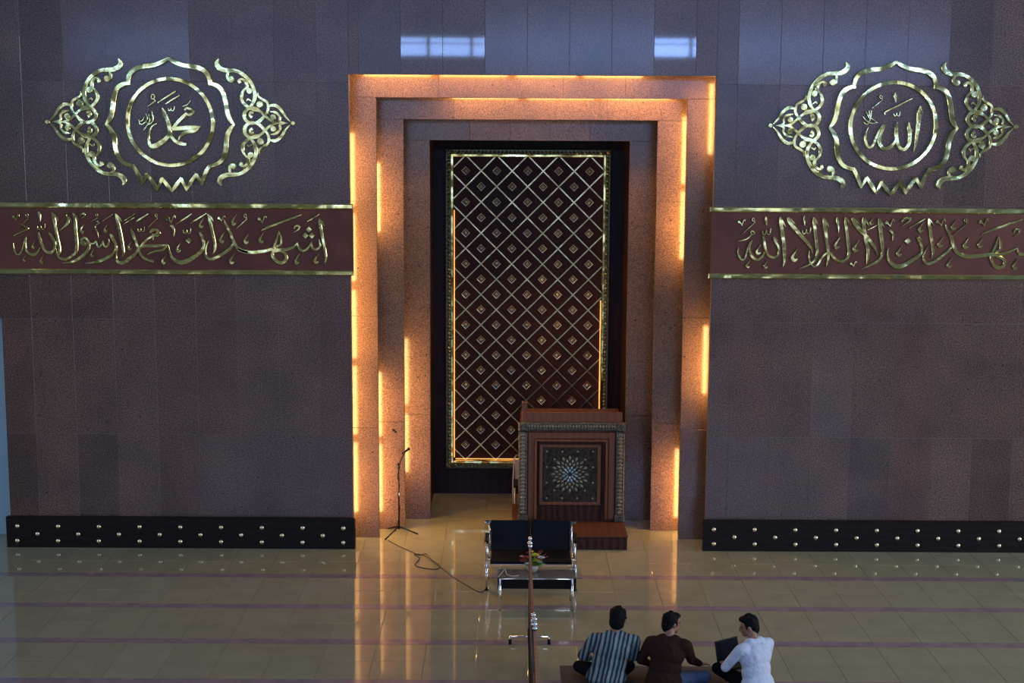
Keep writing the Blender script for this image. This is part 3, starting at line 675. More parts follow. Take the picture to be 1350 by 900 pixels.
# ------------------------------------------------------------------ pulpit
YF = .70
def wx(px, py, y): return W(px, py, y).x
def wz(px, py, y): return W(px, py, y).z
PL = tag(empty('pulpit_platform', (1.0, 0, 0)), 'low brown wooden step platform carrying the carved pulpit', 'platform')
x0, x1 = wx(676, 700, -.08), wx(827, 706, -.08); zp = wz(800, 706, -.08)
MB().box((x0, -.06, 0), (x1, 1.75, zp - .03)).build('riser', pod_dark, PL)
MB().bevbox((x0 - .01, -.085, zp - .03), (x1 + .01, 1.76, zp), .008).build('tread', mat('tread_wood', (.075, .030, .017), .5, spec=.2, wave=(3, (.095, .040, .022), 4, 'X')), PL)
offp = Vector(PL.location)
for c in PL.children: c.matrix_parent_inverse = Matrix.Translation(-offp)
PU = tag(empty('pulpit', (wx(752, 600, YF), YF, zp)), 'carved wooden pulpit with a starburst front panel, on the platform', 'pulpit')
a0, a1 = wx(683.5, 620, YF), wx(823, 620, YF); zt = wz(752, 557, YF)
dp = 1.0; yb2 = YF + dp
b = MB(); tt = .05
b.box((a0 + .03, YF + .05, zp + .001), (a0 + .03 + tt, yb2, zt)); b.box((a1 - .03 - tt, YF + .05, zp + .001), (a1 - .03, yb2, zt)); b.box((a0 + .03 + tt, YF + .06, zp + .001), (a1 - .03 - tt, YF + .12, zt))
b.build('carcass', pod_wood, PU)
MB().box((a0 + .10, YF + .13, zt - .30), (a1 - .10, yb2 - .05, zt - .26)).build('shelf', pod_wood, PU)
# upper rim: front ledge with sides
z546 = wz(752, 546, YF)
b = MB(); b.bevbox((a0 + .05, YF + .02, zt), (a1 - .04, YF + .09, zt + .155), .006); b.box((a0 + .05, YF + .09, zt), (a0 + .11, yb2, zt + .04)); b.box((a1 - .10, YF + .09, zt), (a1 - .04, yb2, zt + .04))
b.box((a0 + .11, YF + .09, zt), (a1 - .10, yb2, zt + .03)); b.build('top', pod_wood, PU)
b = MB(); b.box((a0 + .05, YF + .10, zt + .03), (a0 + .13, YF + .18, zt + .27)); b.bevbox((a0 + .045, YF + .095, zt + .27), (a0 + .135, YF + .185, zt + .30), .01); b.build('corner_post', pod_wood, PU)
cw = wx(695, 620, YF) - a0
for (p, q, r_, s_) in ((a0, a0 + cw, zp + .001, zt - .14), (a1 - cw, a1, zp + .001, zt - .14)):
    b = MB(); b.bevbox((p, YF - .02, r_), (q, YF + .05, s_), .012); c_ = b.build('carved_border', carve, PU)
    b = MB(); n = 22
    for i in range(n):
        z = r_ + .12 + (s_ - r_ - .14) * (i + .5) / n; m_ = (p + q) / 2; s = cw * .36; sg = 1 if i % 2 else -1
        b.add([(m_ - s, YF - .02, z), (m_, YF - .02, z - s * .8), (m_ + s, YF - .02, z), (m_, YF - .02, z + s * .8), (m_ + sg * s * .3, YF - .045, z)], [(0, 1, 4), (1, 2, 4), (2, 3, 4), (3, 0, 4)])
    b.build('leaf_carving', MATS['border_pul'] if 'border_pul' in MATS else mat('border_pul', (.13, .13, .095), .5, .1), PU)['kind'] = 'stuff'
    b = MB(); b.bevbox((p - .01, YF - .035, r_), (q + .01, YF + .05, r_ + .1), .01); b.build('plinth_block', carve, PU)
b = MB(); b.bevbox((a0, YF - .02, zt - .12), (a1, YF + .05, zt), .012); b.build('carved_border', carve, PU)
b = MB()
for i in range(30):
    x = a0 + cw + (a1 - a0 - 2 * cw) * (i + .5) / 30; z = zt - .06; s = .034
    b.add([(x - s * .7, YF - .02, z), (x, YF - .02, z - s), (x + s * .7, YF - .02, z), (x, YF - .02, z + s), (x, YF - .045, z)], [(0, 1, 4), (1, 2, 4), (2, 3, 4), (3, 0, 4)])
b.build('leaf_carving', MATS['border_pul'], PU)['kind'] = 'stuff'
for x in (a0, a1 - cw): MB().bevbox((x - .008, YF - .035, zt - .13), (x + cw + .008, YF + .05, zt + .004), .02).build('corner_block', carve, PU)
# nested door-like frames
def nest(name, pxa, pxb, pya, pyb, w_, y0, y1, m):
    xa, xb__, z1_, z0_ = wx(pxa, 620, YF), wx(pxb, 620, YF), wz(752, pya, YF), wz(752, pyb, YF)
    mb = MB(); mb.bevbox((xa, y0, z0_), (xa + w_, y1, z1_), .01); mb.bevbox((xb__ - w_, y0, z0_), (xb__, y1, z1_), .01); mb.bevbox((xa + w_, y0, z1_ - w_), (xb__ - w_, y1, z1_), .01)
    return mb, xa, xb__, z0_, z1_
mb, *_q = nest('o', 696, 810, 570, 684, .10, YF - .015, YF + .07, pod_wood); mb.build('outer_frame', pod_wood, PU)
mb, *_q = nest('o', 704.5, 801, 579, 684, .035, YF - .035, YF + .07, pod_wood); mb.build('moulding', pod_wood, PU)
xa, xb__, z1_, z0_ = wx(708, 620, YF), wx(798, 620, YF), wz(752, 582, YF), zp + .002
MB().box((xa, YF + .03, z0_), (xb__, YF + .06, z1_)).build('recessed_panel', pod_dark, PU)
xa, xb__, z1_, z0_ = wx(710.5, 620, YF), wx(792, 620, YF), wz(752, 586, YF), wz(752, 666, YF)
mb = MB(); rect_frame(mb, xa, z0_, xb__, z1_, .05, YF - .01, YF + .03, .012); mb.build('inner_frame', pod_wood, PU)
MB().box((xa + .05, YF + .008, z0_ + .05), (xb__ - .05, YF + .03, z1_ - .05)).build('star_panel', mat('star_board', (.022, .019, .015), .5, spec=.08, noise=(20, (.05, .04, .03), 3, .4, .6)), PU)
cx_, cz_ = (xa + xb__) / 2, (z0_ + z1_) / 2 + .01
star_m = mat('inlay', (.17, .18, .13), .45, .2); star_b = mat('inlay_blue', (.22, .34, .38), .3, .2)
b = MB(); yI = YF + .008
for ring_i, (rr, n_, s_) in enumerate(((.255, 16, .040), (.205, 16, .036), (.155, 16, .034), (.10, 12, .034), (.055, 8, .028))):
    for i in range(n_):
        a = 2 * math.pi * (i + .5 * (ring_i % 2)) / n_; ca, sa = math.cos(a), math.sin(a); px_, pz_ = cx_ + rr * ca, cz_ + rr * sa
        t_ = s_ * .55
        b.add([(px_ + s_ * ca, yI, pz_ + s_ * sa), (px_ - t_ * sa, yI, pz_ + t_ * ca), (px_ - s_ * ca, yI, pz_ - s_ * sa), (px_ + t_ * sa, yI, pz_ - t_ * ca), (px_, yI - .010, pz_)], [(0, 1, 4), (1, 2, 4), (2, 3, 4), (3, 0, 4)], 1 if ring_i >= 3 else 0)
b.build('starburst', [star_m, star_b], PU)
b = MB()
for i in range(7):
    for j in range(7):
        x = xa + .12 + (xb__ - xa - .24) * i / 6; z = z0_ + .11 + (z1_ - z0_ - .22) * j / 6
        if math.hypot(x - cx_, z - cz_) > .30 and (i + j) % 2 == 0:
            b = MB(); b.add([(x - .02, yI, z), (x, yI, z - .02), (x + .02, yI, z), (x, yI, z + .02), (x, yI - .008, z)], [(0, 1, 4), (1, 2, 4), (2, 3, 4), (3, 0, 4)])
            b.build('inlay_dot', star_m, PU)
offp = Vector(PU.location)
for c in PU.children: c.matrix_parent_inverse = Matrix.Translation(-offp)
# ------------------------------------------------------------------ pale metal chair behind the pulpit
pale = mat('pale_metal', (.62, .60, .58), .3, .6)
cf = F(676, 668); CH = tag(empty('metal_chair', (cf.x + .24, cf.y, 0)), 'pale metal chair mostly hidden behind the pulpit, one edge showing', 'chair')
for sx in (-1, 1):
    MB().tube([(sx * .23, -.02, .0), (sx * .24, .0, .25), (sx * .235, .02, .5), (sx * .22, .06, .80), (sx * .19, .07, .86)], .013, 8).build('leg', pale, CH)
    MB().tube([(sx * .21, -.42, .0), (sx * .21, -.36, .44)], .013, 8).build('leg', pale, CH)
MB().tube([(-.19, .07, .86), (0, .075, .885), (.19, .07, .86)], .013, 8).build('back_rail', pale, CH)
b = MB(); b.bevbox((-.205, .02, .46), (.205, .045, .80), .01); b.build('backrest', mat('pale_pad', (.42, .42, .45), .4), CH)
b = MB(); b.box((-.23, -.42, .43), (.23, .04, .47)); b.build('seat', black_vinyl, CH)
# ------------------------------------------------------------------ two-seat waiting bench
bl = F(641.5, 778); br = F(758, 778.5); by = bl.y; bw2 = (br.x - bl.x) / 2; bcx = (br.x + bl.x) / 2
BE = tag(empty('waiting_bench', (bcx, by, 0)), 'two-seat black vinyl waiting bench with chrome ends, before the pulpit', 'bench')
for sx in (-1, 1):
    X = sx * bw2
    b = MB(); b.tube([(X, .0, .0), (X, .0, .40)], .020, 10); b.build('leg', chrome, BE)
    b = MB(); b.tube([(X, .52, .0), (X, .52, .40)], .020, 10); b.build('leg', chrome, BE)
    b = MB(); b.box((X - .02, -.02, .375), (X + .02, .56, .41)); b.build('side_bar', chrome, BE)
    b = MB(); b.tube([(X, .02, .41), (X - sx * .01, .0, .52), (X, .05, .64), (X, .2, .655), (X, .42, .655), (X, .5, .60), (X, .53, .41)], .014, 8); b.build('armrest_frame', chrome, BE)
    b = MB(); b.box((X - .028, .04, .655), (X + .028, .44, .68)); b.build('armrest', black_paint, BE)
    b = MB(); b.tube([(X - sx * .03, .50, .40), (X - sx * .03, .60, .62), (X - sx * .03, .63, .77)], .016, 8); b.box((X - .035, .60, .765), (X + .035, .66, .795)); b.build('back_frame', chrome, BE)
    b = MB(); b.ball((X, .0, .01), (.03, .03, .012), 8, 4); b.ball((X, .52, .01), (.03, .03, .012), 8, 4); b.build('foot', black_paint, BE)
MB().tube([(-bw2, .26, .36), (bw2, .26, .36)], .028, 10).build('beam', chrome, BE)
sw = bw2 - .045
def pad(x0, x1, prof, th):
    # prof: list of (y,z) centre line of a sheet pad
    b = MB(); n = len(prof); vv = []
    for (y, z) in prof:
        pass
    for i, (y, z) in enumerate(prof):
        a = prof[max(i - 1, 0)]; c = prof[min(i + 1, n - 1)]; ty, tz = c[0] - a[0], c[1] - a[1]; l = math.hypot(ty, tz); ny, nz = -tz / l, ty / l
        e = .012
        vv += [(x0, y, z), (x0 + e, y + ny * th, z + nz * th), (x1 - e, y + ny * th, z + nz * th), (x1, y, z), (x1 - e, y - ny * th, z - nz * th), (x0 + e, y - ny * th, z - nz * th)]
    ff = []
    for i in range(n - 1):
        for j in range(6): ff.append((i * 6 + j, i * 6 + (j + 1) % 6, i * 6 + 6 + (j + 1) % 6, i * 6 + 6 + j))
    ff += [tuple(range(6))[::-1], tuple((n - 1) * 6 + j for j in range(6))]
    b.add(vv, ff); return b
for sx in (-1, 1):
    xa, xc = (-sw, -.004) if sx < 0 else (.004, sw)
    pad(xa, xc, [(-.03, .385), (-.035, .405), (.0, .425), (.15, .43), (.30, .42), (.44, .415)], .02).build('seat', black_vinyl, BE)
    pad(xa, xc, [(.45, .43), (.50, .50), (.54, .58), (.58, .66), (.61, .74), (.625, .79), (.63, .795)], .02).build('backrest', black_vinyl, BE)
MB().box((-sw, -.055, .372), (sw, -.035, .384)).build('seat_edge', chrome, BE)
# ------------------------------------------------------------------ glass table with black drawer box
tl = F(659, 804); tr = F(754, 804); ty = tl.y; tcx = (tl.x + tr.x) / 2; thw = (tr.x - tl.x) / 2
TA = tag(empty('glass_side_table', (tcx, ty, 0)), 'low glass-topped table with black drawer box and chrome legs before the bench', 'table')
gx0 = W(648, 761, ty).x - tcx; gx1 = W(767, 761, ty).x - tcx
MB().bevbox((gx0, -.04, .438), (gx1, .42, .450), .003).build('table_top', glass, TA)
MB().bevbox((-thw - .03, .0, .285), (thw + .05, .36, .425), .006).build('drawer_box', black_paint, TA)
for sx in (-1, 1):
    for y in (-.02, .385): MB().tube([(sx * thw, y, 0), (sx * thw, y, .437)], .017, 10).build('leg', chrome, TA)
MB().tube([(-thw, -.02, .425), (thw, -.02, .425)], .010, 8).build('rail', chrome, TA)
# ------------------------------------------------------------------ flower arrangement
fc = F(702, 752, .45); FA = tag(empty('flower_arrangement', (fc.x, ty + .2, .4515)), 'small arrangement of yellow, red and white flowers with leaves on the glass table', 'flowers')
pot = MB(); pot.lathe([(.035, 0), (.06, .02), (.075, .06), (.07, .09), (.06, .09)], n=14); pot.build('pot', mat('pot', (.35, .30, .26), .4), FA)
random.seed(4)
green = mat('leaf_green', (.05, .20, .035), .5, noise=(30, (.10, .32, .05), 2, .3, .7)); stemm = mat('stem', (.12, .10, .04), .6)
def bloom(c, r, m, n=9):
    b = MB()
    for k in range(3):
        for i in range(n):
            a = 2 * math.pi * (i + k * .4) / n; e = .25 + k * .45; rr = r * (1 - k * .25)
            d = Vector((math.cos(a) * math.cos(e), math.sin(a) * math.cos(e), math.sin(e))); s = Vector((-math.sin(a), math.cos(a), 0)); c0 = Vector(c)
            b.add([c0, c0 + d * rr * .6 + s * rr * .3, c0 + d * rr, c0 + d * rr * .6 - s * rr * .3], [(0, 1, 2, 3)])
    b.build('bloom', m, FA)
    MB().tube([(c[0] * .15, c[1] * .15, .06), (c[0] * .7, c[1] * .6, c[2] * .6), c], .003, 5).build('stem', stemm, FA)
ye = mat('petal_yellow', (.62, .68, .06), .5); re_ = mat('petal_red', (.35, .06, .045), .5); wh = mat('petal_white', (.62, .72, .78), .5); pk = mat('petal_pink', (.6, .32, .30), .5)
for c, r, m in (((.03, -.02, .22), .07, ye), ((.045, -.03, .15), .06, ye), ((.11, -.02, .19), .06, wh), ((.09, -.05, .14), .045, wh), ((-.09, -.02, .19), .06, re_), ((-.12, -.03, .15), .055, re_), ((-.14, 0, .20), .04, pk), ((-.07, -.05, .12), .04, wh), ((-.05, .02, .24), .05, re_), ((-.02, .02, .26), .04, ye)): bloom(c, r, m)
for i in range(26):
    a = random.uniform(0, 6.28); e = random.uniform(-.3, .9); l = random.uniform(.09, .17); d = Vector((math.cos(a) * math.cos(e), math.sin(a) * math.cos(e) * .7, math.sin(e)))
    c0 = Vector((random.uniform(-.03, .06), random.uniform(-.03, .03), .10)); s = d.cross(Vector((0, 0, 1))).normalized() * l * .2; u_ = Vector((0, 0, -.012))
    MB().add([c0, c0 + d * l * .5 + s, c0 + d * l + u_, c0 + d * l * .5 - s, c0 + d * l * .5 + Vector((0, 0, .008))], []) 
    b = MB(); b.add([c0, c0 + d * l * .5 + s, c0 + d * l + u_, c0 + d * l * .5 - s, c0 + d * l * .5 + Vector((0, 0, .01))], [(0, 1, 4), (1, 2, 4), (2, 3, 4), (3, 0, 4)]); b.build('leaf', green, FA)
for (x, z) in ((.13, .29), (.17, .25), (.20, .22), (.10, .30)):
    MB().tube([(.02, 0, .1), (x * .6, -.01, z * .8), (x, -.02, z)], .003, 5).build('twig', re_, FA)
# ------------------------------------------------------------------ rail dividers
def divider(label, yfar, ynear, X, zt_):
    o = tag(empty('rail_divider', (X, yfar, 0)), label, 'barrier', 'rail dividers standing end to end')
    L_ = ynear - yfar
    for yy in (0, L_):
        b = MB(); b.tube([(0, yy, .10), (0, yy, zt_ - .13)], .018, 10); b.build('post', mat('dark_post', (.05, .028, .02), .35), o)
        b = MB(); b.ball((0, yy, zt_ - .10), .030, 12, 8); b.ball((0, yy, zt_ - .045), .026, 12, 8); b.lathe([(.024, zt_ - .15), (.03, zt_ - .14), (.02, zt_ - .12)], (0, yy, 0), 12); b.build('finial', chrome, o)
        b = MB(); b.tube([(-.235, yy, .075), (.235, yy, .075)], .014, 8); b.tube([(-.235, yy, .075), (-.235, yy - .05, .05)], .012, 8); b.tube([(.235, yy, .075), (.235, yy - .05, .05)], .012, 8); b.tube([(0, yy, .06), (0, yy, .12)], .02, 8); f_ = b.build('foot_bar', chrome, o)
        for sx in (-1, 1):
            MB().tube([(sx * .235 - .018, yy - .05, .032), (sx * .235 + .018, yy - .05, .032)], .032, 12).build('wheel', black_paint, f_)
    b = MB(); b.box((-.014, L_ + .03, zt_ - .195), (.014, -.03, zt_ - .155)); b.build('top_rail', mat('rail_wood', (.20, .085, .055), .4, wave=(3, (.26, .115, .075), 4, 'Y')), o)
    b = MB(); b.box((-.014, L_ + .03, zt_ - .62), (.014, -.03, zt_ - .58)); b.build('middle_rail', MATS['rail_wood'], o)
    b = MB(); b.box((-.024, L_ + .03, .12), (.024, -.03, .19)); b.build('bottom_rail', black_paint, o)
    n = 12
    for i in range(n):
        yy = L_ * (i + .5) / n; MB().box((-.006, yy - .012, .19), (.006, yy + .012, zt_ - .20)).build('baluster', MATS['dark_post'], o)
    return o
df = F(698, 848); yf = df.y + .03; Xd = W(699, 710, yf).x; ztd = W(699, 705, yf).z
yn = None
for q in range(400):
    y_ = yf - q * .01
    if proj(Vector((Xd, y_, ztd)))[1] > 806: yn = y_; break
divider('wheeled wooden rail divider with chrome ball finials, the far one before the table', yf, yn + .03, Xd, ztd)
divider('wheeled wooden rail divider, the near one running out of the bottom of the picture', yn - .09, yn - 2.85, Xd + .012, ztd)
# ------------------------------------------------------------------ microphone stand and cable
ms = F(526, 702); MS = tag(empty('microphone_stand', (ms.x, ms.y, 0)), 'thin black microphone stand with boom on a tripod base by the left frame', 'microphone stand')
blk = black_paint
MB().tube([(0, 0, .06), (0, 0, .62)], .013, 8).build('pole', blk, MS); MB().tube([(0, 0, .60), (0, 0, 1.08)], .011, 8).build('upper_pole', mat('grey_metal', (.03, .03, .032), .4, .5), MS)
for (px, py) in ((508, 712), (551, 705), (512, 697.5)):
    p = F(px, py) - Vector((ms.x, ms.y, 0)); MB().tube([(0, 0, .10), (p.x * .6, p.y * .6, .05), (p.x, p.y, .015)], [.010, .010, .012], 8).build('leg', blk, MS)
MB().tube([(0, 0, .58), (0, 0, .64)], .022, 10).build('clutch', chrome, MS)
pA = W(526, 612, ms.y) - Vector((ms.x, ms.y, 0)); pB = W(534, 595, ms.y) - Vector((ms.x, ms.y, 0)); pC = W(524, 618, ms.y) - Vector((ms.x, ms.y, 0))
MB().tube([pC, pA, pB], .011, 8).build('boom', MATS['grey_metal'], MS); MB().ball((0, 0, 1.08), .022, 8, 6).build('joint', blk, MS)
b = MB(); d = (pB - pA).normalized(); b.tube([pB, pB + Vector((.03, 0, .02))], .014, 8); b.tube([pB + Vector((-.045, 0, -.035)), pB + Vector((.05, 0, .035))], [.012, .018], 8); b.ball(pB + Vector((.055, 0, .04)), .024, 8, 6); b.build('microphone', blk, MS)
b = MB(); pts = [(.02, -.01, 1.06), (-.02, -.01, .9), (.015, -.015, .75), (-.015, -.015, .6), (.02, -.015, .4), (-.01, -.02, .2), (-.05, -.05, .03)]; b.tube(pts, .006, 6); b.build('wound_cable', blk, MS)
p0 = W(519, 567, Y2 - .02); b = MB(); b.ball((p0.x, Y2 - .014, p0.z), (.028, .012, .018), 8, 6, rot=Matrix.Rotation(.7, 3, 'Y')); b.ball((p0.x + .03, Y2 - .016, p0.z - .03), (.02, .012, .014), 8, 6)
b.build('clip', blk, f2)
def smooth3(pts, n=6): 
    out = []; P = [pts[0]] + pts + [pts[-1]]
    for i in range(1, len(P) - 2):
        for j in range(n):
            t = j / n; out.append(.5 * (2 * P[i] + (P[i + 1] - P[i - 1]) * t + (2 * P[i - 1] - 5 * P[i] + 4 * P[i + 1] - P[i + 2]) * t * t + (3 * P[i] - P[i - 1] - 3 * P[i + 1] + P[i + 2]) * t ** 3))
    out.append(P[-1]); return out
cab = [(512, 712), (525, 719), (540, 726), (552, 731), (562, 730), (570, 738), (580, 746), (574, 750), (556, 748), (547, 744), (553, 736), (546, 731), (560, 733), (572, 742), (584, 750), (600, 762), (620, 774), (632, 780), (639, 778)]
cp = [F(px, py, .008) for px, py in cab]
for i, q in enumerate(cp): q.z = .008 + (.009 if i in (11, 12, 13) else 0)
co = MB().tube(smooth3(cp), .0065, 6).build('cable', mat('cable_black', (.02, .018, .016), .5)); tag(co, 'black cable looping over the floor from the microphone stand to the bench', 'cable')
# white cords on the table
q0 = [(648, 759), (654, 757), (658, 759)]
cw_ = mat('cord_pale', (.5, .46, .38), .5)
z4 = .456
pc = [F(px, py, z4) for px, py in ((657, 760), (662, 754), (666, 750), (668, 756), (675, 759), (684, 758))]
tag(MB().tube(smooth3(pc), .004, 6).build('cord', cw_), 'short pale cord lying curled on the glass table', 'cord')
# ------------------------------------------------------------------ people
def cap(mb, a, b, ra, rb, n=12):
    a = Vector(a); b = Vector(b); k = 5
    mb.tube([a + (b - a) * i / k for i in range(k + 1)], [ra + (rb - ra) * i / k for i in range(k + 1)], n); mb.ball(a, ra, n, 8); mb.ball(b, rb, n, 8)
def fuse(mb, name, m, parent, vox=.011, it=4):
    me = mb.mesh(name, m); o = link(name + '_tmp', me)
    r = o.modifiers.new('r', 'REMESH'); r.mode = 'VOXEL'; r.voxel_size = vox; r.use_smooth_shade = True
    s = o.modifiers.new('s', 'SMOOTH'); s.factor = .5; s.iterations = it
    dg = bpy.context.evaluated_depsgraph_get(); ev = o.evaluated_get(dg); nm = bpy.data.meshes.new_from_object(ev, depsgraph=dg)
    bpy.data.objects.remove(o); nm.name = name
    nm.materials.clear(); nm.materials.append(m)
    for p in nm.polygons: p.use_smooth = True; p.material_index = 0
    return link(name, nm, parent)
skin = mat('skin', (.30, .15, .09), .5, noise=(14, (.26, .125, .075), 2, .3, .7))
hairm = mat('hair', (.005, .0045, .0045), .75, spec=.1, noise=(60, (.010, .009, .009), 2, .4, .6))
def person(label, loc, yaw, lean, side, hyaw, hpitch, shirt_m, trouser_m, arms, legs, short=False, collar=None, hs=1.0, girth=1.0, bag=1.0):
    P = tag(empty('person', loc, yaw), label, 'person')
    def T(x, y, z): # leaning torso
        t = max(z - .1, 0); return Vector((x + side * t, y + lean * t - .05 * math.sin(min(t, .5) * math.pi), z - .10 * t * abs(lean)))
    g = girth
    neck0 = T(0, .02, .56); neck1 = T(0, .05, .63); hc = T(0, .09, .725)
    HR = Matrix.Rotation(hyaw, 3, 'Z') @ Matrix.Rotation(-hpitch, 3, 'X')
    def H(x, y, z): return hc + HR @ (Vector((x, y, z)) * hs)
    sh = {-1: T(-.185 * g, .02, .525), 1: T(.185 * g, .02, .525)}
    def torso(mb, e):
        mb.ball(T(0, -.02, .13), (.175 * g + e, .135 + e, .13 + e), 16, 12)
        mb.ball(T(0, .0, .27), (.155 * g + e, .115 + e, .16 + e), 16, 12); mb.ball(T(0, .01, .42), (.175 * g + e, .118 + e, .16 + e), 16, 12)
        cap(mb, T(-.15 * g, .02, .525), T(.15 * g, .02, .525), .062 + e, .062 + e); cap(mb, T(-.07, .02, .56), T(.07, .02, .56), .06 + e, .06 + e)
    body = MB(); torso(body, -.012)
    cap(body, neck0, neck1 + Vector((0, 0, .02)), .062, .056)
    body.ball(H(0, -.01, .02), (.074 * hs, .092 * hs, .095 * hs), 20, 14, rot=HR); cap(body, H(0, .03, -.03), H(0, .055, -.075), .055 * hs, .033 * hs); cap(body, H(-.035, .03, -.05), H(.035, .03, -.05), .03 * hs, .03 * hs)
    cap(body, H(0, .085, .015), H(0, .103, -.018), .010, .015, 8); cap(body, H(-.03, .078, .035), H(.03, .078, .035), .012, .012, 8)
    cap(body, H(-.018, .086, -.045), H(.018, .086, -.045), .010, .010, 8)
    for sx in (-1, 1): body.ball(H(sx * .076, -.005, .0), (.012, .020, .030), 8, 6, rot=HR)
    for sx in (-1, 1):
        el, wr, hd = [Vector(q) for q in arms[sx]]
        cap(body, sh[sx], el, .042, .034); cap(body, el, wr, .036, .024)
        d = (hd - wr).normalized(); s = d.cross(Vector((0, 0, 1))).normalized(); n_ = s.cross(d)
        pc = wr + d * .045
        cap(body, wr + d * .01 - s * .018, pc + d * .03 - s * .022, .016, .014, 8); cap(body, wr + d * .01 + s * .018, pc + d * .03 + s * .022, .016, .014, 8); cap(body, wr, pc + d * .03, .019, .015, 8)
        kn = pc + d * .035
        for i, l_ in enumerate((.062, .074, .070, .054)):
            st = kn + s * (-.027 + i * .018); m1 = st + d * l_ * .5 - n_ * .006; m2 = st + d * l_ * .85 - n_ * .026
            cap(body, st, m1, .0090, .0085, 6); cap(body, m1, m2, .0085, .0075, 6)
        th = wr + d * .03 - s * sx * .03; cap(body, th, th + d * .035 - s * sx * .02, .012, .010, 6); cap(body, th + d * .035 - s * sx * .02, th + d * .06 - s * sx * .018, .010, .008, 6)
    for sx in (-1, 1):
        kn, an, toe = [Vector(q) for q in legs[sx]]; hip = Vector((sx * .09, .0, .11))
        cap(body, hip, kn, .070, .050); cap(body, kn, an, .048, .032); cap(body, an, toe, .034, .026)
    fuse(body, 'body', skin, P, .0085, 3)
    s_ = MB(); torso(s_, .012 * bag)
    s_.ball(T(0, -.03, .10), (.185 * g + .01, .15 + .01, .10), 16, 10)
    for sx in (-1, 1):
        el, wr, hd = [Vector(q) for q in arms[sx]]
        cap(s_, sh[sx], el, .062 * bag, .052 * bag); 
        if short: pass
        else: cap(s_, el, el + (wr - el) * .86, .052 * bag, .036 * bag)
    shirt = fuse(s_, 'shirt', shirt_m, P, .012, 5)
    c_ = MB(); c_.tube([neck0 + (neck1 - neck0) * t + Vector((0, 0, -.01)) for t in (0, .25, .5)], [.078, .070, .064], 16); fuse(c_, 'collar', collar or shirt_m, P, .01, 1)
    t_ = MB(); t_.ball((0, .0, .115), (.17 * g, .14, .112), 16, 10)
    for sx in (-1, 1):
        kn, an, toe = [Vector(q) for q in legs[sx]]; hip = Vector((sx * .09, .0, .115))
        cap(t_, hip, kn, .090, .068); cap(t_, kn, kn + (an - kn) * .85, .066, .05)
    fuse(t_, 'trousers', trouser_m, P, .012, 4)
    h_ = MB(); h_.ball(H(0, -.026, .040), (.084 * hs, .092 * hs, .092 * hs), 20, 14, rot=HR); h_.ball(H(0, -.055, -.015), (.078 * hs, .060 * hs, .085 * hs), 14, 10, rot=HR)
    h_.ball(H(0, .035, .092), (.066 * hs, .055 * hs, .030 * hs), 14, 8, rot=HR)
    random.seed(len(label))
    for i in range(34):
        a = random.uniform(0, 6.28); e = random.uniform(.0, 1.5); d = Vector((math.cos(a) * math.cos(e) * .08, -abs(math.sin(a)) * math.cos(e) * .085 if e < .6 else math.sin(a) * math.cos(e) * .08, math.sin(e) * .085 + .045)) 
        h_.ball(H(d.x, d.y - .02, d.z), random.uniform(.012, .02), 6, 5)
    for sx in (-1, 1): cap(h_, H(sx * .074, .022, .03), H(sx * .074, .024, -.005), .012, .007, 6)
    fuse(h_, 'hair', hairm, P, .0075, 2)
    eye = mat('eye', (.03, .02, .02), .2)
    for sx in (-1, 1): MB().ball(H(sx * .031, .078, .018), (.011, .009, .006), 8, 6, rot=HR).build('eye', eye, P)
    return P
def stripe_mat():
    m = bpy.data.materials.new('striped_cloth'); m.use_nodes = True; nt = m.node_tree; b = nt.nodes['Principled BSDF']; b.inputs['Roughness'].default_value = .8
    tc = _n(nt, 'ShaderNodeTexCoord'); sep = _n(nt, 'ShaderNodeSeparateXYZ'); nt.links.new(tc.outputs['Object'], sep.inputs[0])
    z = _n(nt, 'ShaderNodeMath', operation='MULTIPLY_ADD'); z.inputs[1].default_value = -.20; nt.links.new(sep.outputs[2], z.inputs[0]); nt.links.new(sep.outputs[0], z.inputs[2])
    nz = _n(nt, 'ShaderNodeTexNoise'); nz.inputs['Scale'].default_value = 5; nt.links.new(tc.outputs['Object'], nz.inputs['Vector'])
    ad = _n(nt, 'ShaderNodeMath', operation='MULTIPLY_ADD'); ad.inputs[1].default_value = .03; nt.links.new(nz.outputs['Fac'], ad.inputs[0]); nt.links.new(z.outputs[0], ad.inputs[2])
    mu = _n(nt, 'ShaderNodeMath', operation='MULTIPLY'); mu.inputs[1].default_value = 6.6; nt.links.new(ad.outputs[0], mu.inputs[0])
    fr = _n(nt, 'ShaderNodeMath', operation='FRACT'); nt.links.new(mu.outputs[0], fr.inputs[0])
    r = _n(nt, 'ShaderNodeValToRGB'); r.color_ramp.interpolation = 'CONSTANT'; e = r.color_ramp.elements
    cs = [(0, (.24, .31, .30)), (.20, (.012, .04, .05)), (.36, (.19, .25, .245)), (.52, (.010, .03, .045)), (.70, (.18, .24, .24)), (.84, (.022, .018, .034))]
    e[0].position = 0; e[0].color = (*cs[0][1], 1); e[1].position = cs[1][0]; e[1].color = (*cs[1][1], 1)
    for p, c in cs[2:]: q = e.new(p); q.color = (*c, 1)
    nt.links.new(fr.outputs[0], r.inputs[0]); nt.links.new(r.outputs[0], b.inputs['Base Color'])
    nb_ = _n(nt, 'ShaderNodeTexNoise'); nb_.inputs['Scale'].default_value = 9; nt.links.new(tc.outputs['Object'], nb_.inputs['Vector'])
    bp = _n(nt, 'ShaderNodeBump'); bp.inputs['Strength'].default_value = .7; bp.inputs['Distance'].default_value = .05
    nt.links.new(nb_.outputs['Fac'], bp.inputs['Height']); nt.links.new(bp.outputs[0], b.inputs['Normal']); return m
